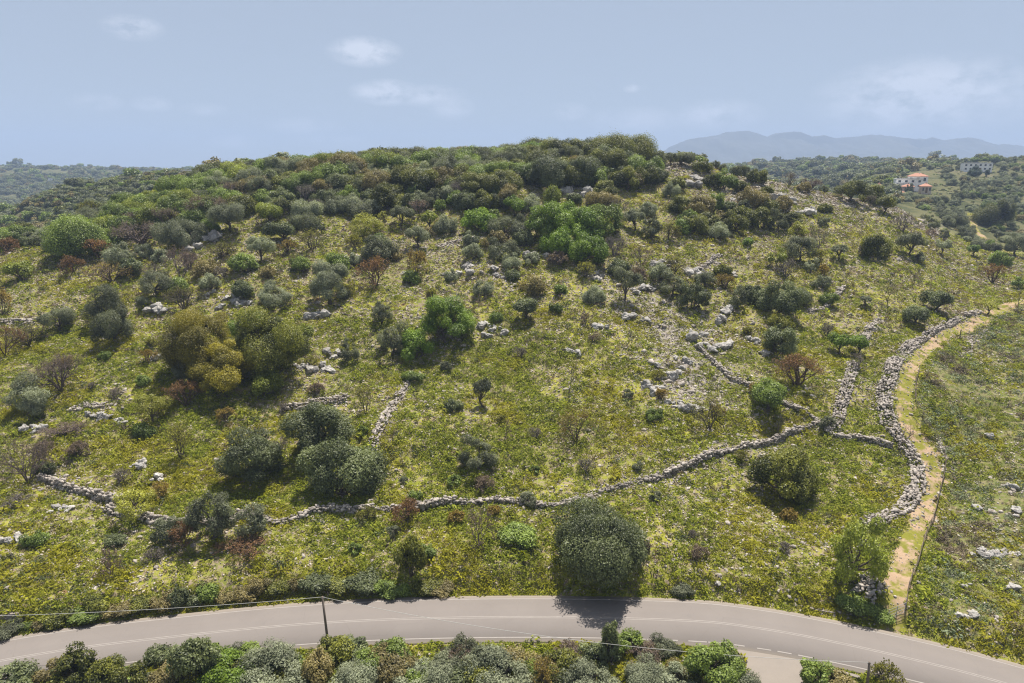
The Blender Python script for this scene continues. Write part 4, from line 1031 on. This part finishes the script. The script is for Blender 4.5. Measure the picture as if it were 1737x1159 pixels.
# yellow flowering herbs in patches
x, y = sample(110000, 66, 230); dn = fbm(x/11, y/11, 3, 81); wx = np.exp(-((x-28)/16)**2-((y-80)/13)**2)*.5
k = clear(x, y, 5, 1.9) & (rng.uniform(0, 1, len(x)) < np.clip((dn-.12)*2.2+wx-rocky(x, y)*.5, 0, .8)); x, y = x[k], y[k]; sc = rng.uniform(.6, 1.2, len(x))*np.where(y > 130, 1.3, 1.)
scatter('yellow_flowers', 'patches of yellow flowering herbs in the meadow', put(x, y, -.02), np.column_stack([sc]*3), gold_p)
# dry stalks
x, y = sample(120000, 46, 265); dn = fbm(x/5, y/5, 3, 91); k = clear(x, y, 4.8, 1.9) & (rng.uniform(0, 1, len(x)) < np.clip(.38+dn*.9+rocky(x, y)*.25, .06, .95)); x, y = x[k], y[k]; sc = rng.uniform(.55, 1.3, len(x))*np.where(y > 140, 1.3, 1.)
scatter('dry_grass', 'dry brown stalks and dead grass between the green', put(x, y, -.03), np.column_stack([sc]*3), dry_p, tilt=.2)
# dark cushions on the main slope
x, y = sample(70000, 46, 262); dn = fbm(x/6, y/6, 3, 101); k = clear(x, y, 5.0, 2.0) & (rng.uniform(0, 1, len(x)) < np.clip(.24+dn*1.1, .02, .8)*(1-.6*phry(x, y))); x, y = x[k], y[k]; sc = rng.gamma(3, .24, len(x))+.35
scatter('spiny_cushions', 'low dark spiny cushion plants dotting the slope', put(x, y, -.06), np.column_stack([sc, sc, sc*rng.uniform(.5, .95, len(x))]), cush_p)
# phrygana east of the track
x, y = sample(60000, 58, 190); k = (phry(x, y) > .35) & clear(x, y, 5.4, 2.6) & (x/W(y) < .95); x, y = x[k], y[k]; dn = fbm(x/4.5, y/4.5, 3, 111); dtr = dist_line(TRACK, x, y)
k = rng.uniform(0, 1, len(x)) < np.clip(.42+dn*1.2+.45*np.exp(-(dtr/5)**2), .05, .95); x, y, dtr = x[k], y[k], dtr[k]; sc = rng.gamma(4, .19, len(x))+.25+.35*np.exp(-(dtr/5)**2)
scatter('phrygana', 'grey-green and brown cushion scrub covering the slope east of the track', put(x, y, -.06), np.column_stack([sc, sc, sc*rng.uniform(.6, 1., len(x))]), phry_p)
# loose stones
stone_p = []
for i in range(5):
    v, f = rock_mesh('fs', 1, 90+i, .28, 3); stone_p.append(ob('field_stone', mesh_np('field_stone', v, [f]), M_wall, link=False))
x, y = sample(260000, 60, 268); dn = fbm(x/5, y/5, 3, 121)+.6*fbm(x/17, y/17, 2, 125); rkv = rocky(x, y); k = clear(x, y, 4.6, 1.2) & (rng.uniform(0, 1, len(x)) < np.clip(.15+dn*.6+rkv*.6-.1*phry(x, y), .015, .6)); x, y, rkv = x[k], y[k], rkv[k]; sc = (.055+rng.gamma(1.1, .06, len(x)))*(1+.8*rkv)
scatter('field_stones', 'loose grey stones strewn over the slope', put(x, y, .02), np.column_stack([sc*rng.uniform(.9, 1.5, len(x)), sc, sc*rng.uniform(.5, .9, len(x))]), stone_p, tilt=.35)
M_peb = rock_material('pale_pebbles', (.36, .31, .26), (.52, .46, .39), (.22, .18, .15)); peb_p = []
for i in range(3):
    v, f = rock_mesh('pb', 1, 190+i, .28, 3); peb_p.append(ob('pebble', mesh_np('pebble', v, [f]), M_peb, link=False))
x, y = sample(150000, 60, 230); k = clear(x, y, 4.6, 1.2) & (rng.uniform(0, 1, len(x)) < np.clip(.42+fbm(x/6, y/6, 3, 171)*.7+rocky(x, y)*.4-.2*phry(x, y), .08, .95)); x, y = x[k], y[k]; sc = rng.uniform(.06, .17, len(x))*np.where(y > 130, 1.3, 1)
scatter('pale_pebbles', 'small pale stones showing through the grass', put(x, y, .06), np.column_stack([sc*rng.uniform(1, 1.8, len(x)), sc, sc*.8]), peb_p, tilt=.5)
x, y = sample(60000, 60, 160); dt = dist_line(TRACK, x, y); k = (dt < 3.2) & (dist_to(ROADC, x, y) > 5) & (rng.uniform(0, 1, len(x)) < .5); x, y = x[k], y[k]; sc = rng.uniform(.04, .13, len(x))
scatter('track_stones', 'small stones and clods on the dirt track', put(x, y, .07), np.column_stack([sc, sc, sc*.7]), stone_p, tilt=.4)
x, y = sample(16000, 60, 165); dt = dist_line(TRACK, x, y); k = (dt < 2.4) & (fbm(x/1.6, y/1.6, 3, 141) > .30-.28*sstep(.9, 1.8, dt)) & (dist_to(ROADC, x, y) > 5.5); x, y = x[k], y[k]; sc = rng.uniform(.35, .8, len(x))
scatter('track_weeds', 'weeds growing over the dirt track', put(x, y, .04), np.column_stack([sc, sc, sc*.6]), grass_p+gold_p[:1])

# distant woods and scrub, too far to tell apart
def bush(name, kind, R, H, L, ncl, seed):
    d = SP_[kind]; V, Fq, T, C = crown_data(R, H, .0, L, ncl, .9, seed, .6, rr=(.3, .45)); return ob(name, mesh_np(name, V, [Fq], T), MATS[kind], link=False)
far_p = [bush('far_bush', k, 2.6, 3.4, .50, 10, 200+i) for i, k in enumerate(['dusk', 'carob', 'green', 'olive', 'brown', 'oak', 'carob', 'dusk'])]
x, y = sample(21000, 262, 560, 1.1); dn = fbm(x/28, y/28, 3, 151); s = x/y; k = (s < .55) & (rng.uniform(0, 1, len(x)) < np.clip(.75+dn*1.3, .35, 1)) & (dist_line(FPATH, x, y) > 5); x, y = x[k], y[k]; sc = rng.gamma(6, .14, len(x))+.2
scatter('distant_maquis', 'dark maquis scrub on the ridge behind the hill', put(x, y, -.2), np.column_stack([sc, sc, sc*rng.uniform(.7, 1.1, len(x))]), far_p)
yy = np.exp(rng.uniform(math.log(560), math.log(2400), 40000)); ss = rng.uniform(-1.1, 1.1, len(yy)); x = ss*yy; y = yy; dn = fbm(x/70, y/70, 4, 161); k = (rng.uniform(0, 1, len(x)) < np.clip(.6+dn*1.6, .03, 1)) & ~((y < 700) & (ss > .56)); x, y = x[k], y[k]; sc = (rng.gamma(6, .15, len(x))+.35)*(1+y/2200)
scatter('distant_woodland', 'hazy woods and groves on the far ridges', put(x, y, -.3), np.column_stack([sc, sc, sc*rng.uniform(.7, 1.2, len(x))]), far_p)
if GROVE_REST:
    q = np.array(GROVE_REST); sc = rng.uniform(.9, 1.35, len(q)); scatter('distant_grove', 'remaining olive trees high on the slope across the valley', q, np.column_stack([sc]*3), [far_p[0], far_p[3], far_p[2]])
x, y = sample(8500, 262, 690, .95); s = x/y; k = (s > .6) & (dist_line(FPATH, x, y) > 3.2); x, y = x[k], y[k]; sc = rng.uniform(.2, .55, len(x))
scatter('grove_undergrowth', 'low scrub between the olives across the valley', put(x, y, -.1), np.column_stack([sc, sc, sc*.7]), [far_p[2], far_p[4], far_p[5], far_p[0]])

# ================================================================== fence, gate, poles, cables, kerbs
M_wood = plain_mat('weathered_wood', (.10, .075, .055), (.19, .155, .125), 3, bump=.5); M_wire = plain_mat('rusty_wire', (.13, .09, .065), (.2, .16, .13), 8, .6); M_metal = plain_mat('galvanised', (.38, .38, .37), (.28, .28, .27), 5, .45, .5)
fpx = [(1536, 1036), (1541, 997), (1556, 961), (1568, 918), (1584, 880), (1595, 832), (1603, 795), (1597, 760), (1570, 722), (1554, 690), (1553, 656), (1560, 628)]
fl = gline(fpx, .1); L = np.concatenate([[0], np.cumsum(np.linalg.norm(np.diff(fl, axis=0), axis=1))]); fr = bpy.data.objects.new('wire_fence', None); COL.objects.link(fr)
c0 = np.array([*fl[0], float(height(*fl[0])[0])]); fr.location = c0; tag(fr, 'rusty wire fence on thin wooden posts along the track', 'fence'); tops = []
pg = G(); pg.tube([(0, 0, -.3), (0, 0, .6), (.02, .01, 1.35)], [.055, .05, .045], 6); pm = pg.mesh('post', True)
for q in np.arange(0, L[-1], 2.6):
    i = min(len(fl)-1, int(np.searchsorted(L, q))); z = float(height(*fl[i])[0]); p = np.array([*fl[i], z])-c0; o = ob('post', pm, M_wood if not pm.materials else None, fr, p); o.rotation_euler = (random.gauss(0, .06), random.gauss(0, .06), 0); tops.append(p)
for k in range(5):
    wg = G(); wg.tube([t+np.array([0, 0, .2+k*.25]) for t in tops], .014, 4); ob('wire', wg.mesh('wire'), M_wire, fr)
p = hit(1628, 574); o = ob('fence_post', None); o.location = p; g_ = G(); g_.tube([(0, 0, -.4), (0, 0, 1.9)], [.11, .09], 7); ob('post', g_.mesh('lone_post'), M_wood, o); g_ = G(); g_.tube([(0, 0, 1.9), (0, 0, 1.96)], [.10, .04], 7); ob('cap', g_.mesh('post_cap'), M_wood, o); tag(o, 'lone dark wooden post standing in the grass beside the upper track', 'post')
a = hit(1506, 1052); b = hit(1534, 1040); gt_ = bpy.data.objects.new('wire_gate', None); COL.objects.link(gt_); gt_.location = a; dv = b-a; tag(gt_, 'thin metal mesh gate closing the foot of the dirt track', 'gate')
for e, q in enumerate((np.zeros(3), dv*.5, dv)):
    g_ = G(); g_.tube([q+[0, 0, -.2], q+[0, 0, 1.35]], .035, 6); ob('upright', g_.mesh('upright'), M_metal, gt_)
for hgt in (.15, .55, .95, 1.3):
    g_ = G(); g_.tube([np.array([0, 0, hgt]), dv+[0, 0, hgt]], .022, 5); ob('rail', g_.mesh('rail'), M_metal, gt_)
g_ = G()
for q in np.linspace(.05, .95, 14): g_.tube([dv*q+[0, 0, .15], dv*q+[0, 0, 1.3]], .008, 3)
ob('mesh_infill', g_.mesh('mesh_infill'), M_metal, gt_)['kind'] = 'stuff'
def pole(u, v, h, lean, label, px=None):
    p = px if px is not None else hit(u, v, ymin=40); r = bpy.data.objects.new('utility_pole', None); COL.objects.link(r); r.location = p; r.rotation_euler = lean; tag(r, label, 'pole', 'wooden utility poles beside the road')
    g = G(); g.tube([(0, 0, -.6), (0, 0, h*.5), (0, 0, h)], [.15, .13, .105], 10); ob('shaft', g.mesh('shaft', True), M_wood, r)
    g = G(); g.tube([(-.16, 0, h-.18), (.16, 0, h-.18)], .03, 6); ob('bracket', g.mesh('bracket'), M_metal, r)
    for s in (-.14, .14):
        g = G(); g.tube([(s, 0, h-.17), (s, 0, h-.10), (s, 0, h-.05)], [.03, .05, .03], 8); ob('insulator', g.mesh('insulator'), M_metal, r)
    return np.array([p[0]+h*math.sin(lean[1]), p[1]-h*math.sin(lean[0]), p[2]+h-.06])
t1 = pole(557, 1096, 6.1, (0, -R_(2.2), 0), 'leaning wooden utility pole at the lower road edge')
p2 = hit(1470, 1176, ymin=40); t2 = pole(0, 0, 3.6, (0, -R_(3), 0), 'short utility pole at the bottom edge beside the concrete kerb', p2)
def cable(a, b, sag, label, r=.022):
    a, b = np.array(a), np.array(b); g = G(); g.tube([a+(b-a)*t-np.array([0, 0, 4*sag*t*(1-t)]) for t in np.linspace(0, 1, 30)], r, 5); tag(ob('cable', g.mesh('cable', True), M_cable), label, 'cable', 'overhead cables at the road')
M_cable = plain_mat('pale_cable', (.42, .41, .38), (.36, .35, .33), 4, .6)
cable(t1, t2, 1.5, 'long sagging cable spanning the road between the two poles'); cable(t1, (-88, 60, 6.2), 1.2, 'cable running off to the left from the leaning pole')
def kerb(u0, v0, u1, v1, w, h, label, ymin=54):
    a = hit(u0, v0, ymin); b = hit(u1, v1, ymin); d = b-a; l = float(np.linalg.norm(d[:2])); g = G(); g.box(0, l*.49, -w/2, w/2, -.3, h); g.box(l*.495, l, -w/2, w/2, -.3, h*.93); o = ob('concrete_kerb', g.mesh('concrete_kerb'), M_conc, None, (*a[:2], max(a[2], b[2]))); o.rotation_euler[2] = math.atan2(d[1], d[0]); tag(o, label, 'kerb', 'concrete kerbs at the road')
kerb(1372, 1033, 1416, 1041, .5, .22, 'pale concrete culvert edge beside the upper road verge'); kerb(1410, 1140, 1458, 1153, .4, .35, 'low concrete kerb on the verge island by the second pole', 40)
kerb(0, 1047, 34, 1045, .35, .3, 'short stone edging low on the left road bank')

# ================================================================== houses across the valley
M_white = plain_mat('white_render', (.84, .82, .78), (.76, .74, .70), .5); M_cream = plain_mat('cream_render', (.60, .50, .39), (.52, .43, .34), .5); M_pink = plain_mat('pink_render', (.58, .40, .32), (.5, .36, .3), .5)
M_tile = plain_mat('roof_tile', (.33, .155, .10), (.42, .225, .155), 1.2, bump=.5, bscale=6); M_flat = plain_mat('pale_roof_slab', (.62, .60, .56), (.55, .53, .5), 1); M_glass = plain_mat('dark_window_glass', (.03, .035, .045), (.05, .055, .06), 1, .15, .5); M_shut = plain_mat('brown_shutter', (.16, .10, .06), (.2, .13, .08), 4)
def house(u, v, wpx, hpx, dep, label, roof='tile', mat=None, ymin=300, ymax=1100, yaw=0., nwin=3, group='houses across the valley', at=None, z0=0):
    p = at if at is not None else hit(u, v, ymin, ymax); m = depth(p)/F; w = wpx*m; h = hpx*m; r = bpy.data.objects.new('house', None); COL.objects.link(r); r.location = (p[0], p[1]+dep/2, p[2]+z0); r.rotation_euler[2] = yaw+math.atan2(-p[0], p[1])*.6
    tag(r, label, 'house', group); mat = mat or M_white; wh = h*(.68 if roof == 'tile' else .92)
    g = G(); g.box(-w/2, w/2, -dep/2, dep/2, -3, wh); ob('wall', g.mesh('wall'), mat, r)
    if roof == 'tile':
        e = .45; ri = max(.1, w/2-dep/2) if w > dep else .1; g = G()
        V = [(-w/2-e, -dep/2-e, wh), (w/2+e, -dep/2-e, wh), (w/2+e, dep/2+e, wh), (-w/2-e, dep/2+e, wh), (-ri, 0, h), (ri, 0, h), (-w/2-e, -dep/2-e, wh-.18), (w/2+e, -dep/2-e, wh-.18), (w/2+e, dep/2+e, wh-.18), (-w/2-e, dep/2+e, wh-.18)]
        g.add(V, [(0, 1, 5, 4), (1, 2, 5), (2, 3, 4, 5), (3, 0, 4), (6, 7, 1, 0), (7, 8, 2, 1), (8, 9, 3, 2), (9, 6, 0, 3), (9, 8, 7, 6)]); rf = ob('roof', g.mesh('roof'), M_tile, r)
        g = G(); g.box(ri*.4-.35, ri*.4+.35, -.35, .35, h-.6, h+.7); ob('chimney', g.mesh('chimney'), mat, rf)
    else:
        g = G(); g.box(-w/2-.25, w/2+.25, -dep/2-.25, dep/2+.25, wh+.003, wh+.35); g.box(-w/2, w/2, -dep/2, -dep/2+.2, wh+.352, wh+.75); ob('roof', g.mesh('roof'), M_flat, r)
    fl_ = max(1, int(wh//2.8))
    for k in range(fl_):
        for i in range(nwin):
            cx = -w/2+w*(i+.5)/nwin; z = k*wh/fl_+wh/fl_*.32; hh = wh/fl_*.48; ww = min(1.5, w/nwin*.5); dr = (k == 0 and i == nwin//2 and nwin > 1)
            g = G(); g.box(cx-ww/2-.12, cx+ww/2+.12, -dep/2-.10, -dep/2+.05, (0 if dr else z)-.1, z+hh+.1); f_ = ob('door' if dr else 'window', g.mesh('window'), M_shut if dr else mat, r)
            g = G(); g.box(cx-ww/2, cx+ww/2, -dep/2-.13, -dep/2-.08, (.05 if dr else z), z+hh); ob('panel' if dr else 'pane', g.mesh('pane'), M_shut if dr else M_glass, f_)
    return r
V_ = dict(ymin=400, ymax=520)
def behind(u, v, dy, dz):
    p = hit(u, v, **V_); return np.array([p[0]*(p[1]+dy)/p[1], p[1]+dy, p[2]+dz])
house(1559, 300, 30, 17, 9, 'white upper villa house under a terracotta hip roof', yaw=-.15, at=behind(1559, 330, 34, 6.2))
house(1544, 311, 40, 16, 10, 'white stepped block with flat roof in the middle of the villa', 'flat', nwin=4, at=behind(1544, 330, 20, 3.4))
house(1531, 315, 18, 11, 7, 'low white flat-roofed block at the left of the villa', 'flat', nwin=2, at=behind(1531, 330, 12, 2.4))
house(1543, 319, 17, 14, 7, 'pink-walled villa wing with faded tile roof', mat=M_pink, nwin=2, at=behind(1543, 331, 2, 1.6))
house(1574, 320, 15, 16, 8, 'villa wing with bright orange roof and dark veranda', nwin=3, at=behind(1574, 331, 4, 1.0), mat=M_cream)
house(1531, 330, 13, 9, 6, 'little house with orange roof below the villa', mat=M_pink, nwin=2, at=hit(1531, 333, **V_))
house(1662, 293, 42, 13, 12, 'long white bungalow on the skyline of the right slope', 'flat', nwin=6, ymin=560, ymax=760, z0=1.6)
house(1495, 319, 11, 7, 7, 'small orange-roofed house at the left below the villa', mat=M_pink, nwin=2, ymin=420, ymax=900)
house(1438, 309, 15, 10, 9, 'orange-roofed house in the valley beyond the spur', mat=M_cream, nwin=2, ymin=400, ymax=1400)
house(1419, 308, 13, 8, 9, 'grey-roofed house beside the orange-roofed one in the valley', 'flat', nwin=2, ymin=400, ymax=1400)
house(1430, 286, 13, 5, 10, 'pale far house on the hazy ridge', 'flat', nwin=3, ymin=900, ymax=1600, mat=M_white); house(1352, 303, 9, 4, 9, 'tiny white house left of the valley houses', 'flat', nwin=2, ymin=700, ymax=1500)
house(314, 287, 20, 9, 9, 'cream house on the left skyline beside a conifer', 'flat', mat=M_cream, ymin=380, ymax=480, group='houses on the left ridges'); house(170, 297, 12, 6, 9, 'red-roofed house on the second left ridge', mat=M_pink, nwin=2, ymin=380, ymax=480, group='houses on the left ridges')
house(183, 297, 9, 5, 8, 'smaller red-roofed house on the second left ridge', mat=M_pink, nwin=2, ymin=380, ymax=480, group='houses on the left ridges'); house(88, 309, 12, 6, 9, 'white house half hidden behind the second left ridge', 'flat', ymin=600, ymax=1800, nwin=2, group='houses on the left ridges')
house(66, 297, 13, 3, 10, 'long pale building on the far left ridge', 'flat', ymin=900, ymax=1900, group='houses on the left ridges'); house(125, 298, 14, 3, 10, 'low pale building right of the long one on the far left ridge', 'flat', ymin=900, ymax=1900, group='houses on the left ridges'); house(278, 287, 9, 5, 8, 'small pale house left of the cream skyline house', 'flat', ymin=380, ymax=480, nwin=2, group='houses on the left ridges')
plant('pine', 312, 284, 8, 9, 'small dark conifer beside the cream skyline house', ymin=380, ymax=480, group='conifers around the far houses')

# ================================================================== labels for the trees not named by hand
LM = [(450, 1120, 'the soft olive by the pole foot'), (722, 1120, 'the olive between the brown verge shrubs'), (1000, 1130, 'the dark upright verge bush'), (1212, 1120, 'the big green verge bush'), (200, 1130, 'the yellow-tipped verge bushes'), (345, 590, 'the golden carob clump'), (391, 370, 'the pale umbrella tree'), (312, 400, 'the dense silver olive'), (150, 400, 'the broad green thicket shrub'), (180, 540, 'the leaning dark pair'), (638, 470, 'the red-brown thorn shrub'), (560, 485, 'the tall silver olive'), (925, 390, 'the green grove'),
      (762, 550, 'the vivid green tree'), (832, 550, 'the grey cliff'), (890, 525, 'the compact dark tree on a stem'), (1055, 255, 'the summit dome'), (780, 458, 'the stacked grey boulders'), (1059, 490, 'the dark blue-green tree'), (1165, 610, 'the stony field'), (1230, 370, 'the oak wood'), (1320, 510, 'the big dark bush'),
      (1486, 420, 'the round tree of the lower spur'), (1390, 718, 'the wall corner'), (1440, 590, 'the bright umbrella pair'), (1570, 530, 'the dark meadow olives'), (1520, 745, 'the leaning mauve tree'), (1328, 820, 'the round meadow tree'), (1018, 940, 'the largest carob'), (590, 815, 'the carob on the long wall'), (432, 790, 'the dark round carob'),
      (48, 690, 'the pale billowy olive'), (363, 890, 'the grey-green wall tree'), (819, 670, 'the small lone slope tree'), (977, 740, 'the lone orange-brown shrub'), (650, 710, 'the ruined wall line'), (1448, 950, 'the airy green tree'), (555, 1055, 'the leaning utility pole'), (1555, 310, 'the villa'), (1685, 370, 'the domed oak by the far track'),
      (1450, 330, 'the clump on the spur edge'), (653, 335, 'the narrow two-toned oak'), (812, 320, 'the tall yellow-topped oak'), (930, 295, 'the big dark evergreens'), (540, 400, 'the upper shelf shrubs'), (100, 545, 'the umbrella-shaped olive'), (230, 860, 'the thin yellowish wall tree'), (262, 695, 'the slim yellow-green tree'), (500, 310, 'the western part of the ridge'), (690, 275, 'the middle of the ridge'), (250, 355, 'the upper end of the green thicket')]
ORD = ['', 'second ', 'third ', 'fourth ', 'fifth ', 'sixth ', 'seventh ', 'eighth ', 'ninth ', 'tenth ']
todo = {}
for (r, k, u, v, w, ly, lb) in TREES:
    if lb: continue
    l = min(LM, key=lambda q: (q[0]-u)**2+(q[1]-v+8)**2); du, dv = u-l[0], v-8-l[1]
    dr = ('right of' if du > 0 else 'left of') if abs(du) > abs(dv)*1.6 else ('below' if dv > 0 else 'above') if abs(dv) > abs(du)*1.6 else (('below' if dv > 0 else 'above')+(' and right of' if du > 0 else ' and left of'))
    size = 'small ' if w < 28 else ('broad ' if w > 58 else '')
    todo.setdefault((size+HUE[k]+' '+NAME[k][1], dr, l[2]), []).append((du*du+dv*dv, r))
for (ds, dr, lm), rs in todo.items():
    rs.sort(key=lambda q: q[0])
    for i, (_, r) in enumerate(rs):
        r['label'] = (ds if i == 0 and len(rs) == 1 else (ORD[i] if i else 'first ')+ds)+' '+dr+' '+lm

# ================================================================== haze
hb = G(); hb.box(-9500, 9500, -300, 9300, -70, 470)
hm = bpy.data.materials.new('air_haze'); hm.use_nodes = True; hn = hm.node_tree.nodes; hn.clear(); ho = hn.new('ShaderNodeOutputMaterial'); hv = hn.new('ShaderNodeVolumePrincipled')
hv.inputs['Color'].default_value = (.43, .55, .80, 1); hv.inputs['Density'].default_value = HAZE_DENSITY; hv.inputs['Anisotropy'].default_value = .0; hm.node_tree.links.new(hv.outputs[0], ho.inputs['Volume'])
tag(ob('haze', hb.mesh('haze'), hm), 'thin bluish haze filling the air', kind='stuff')
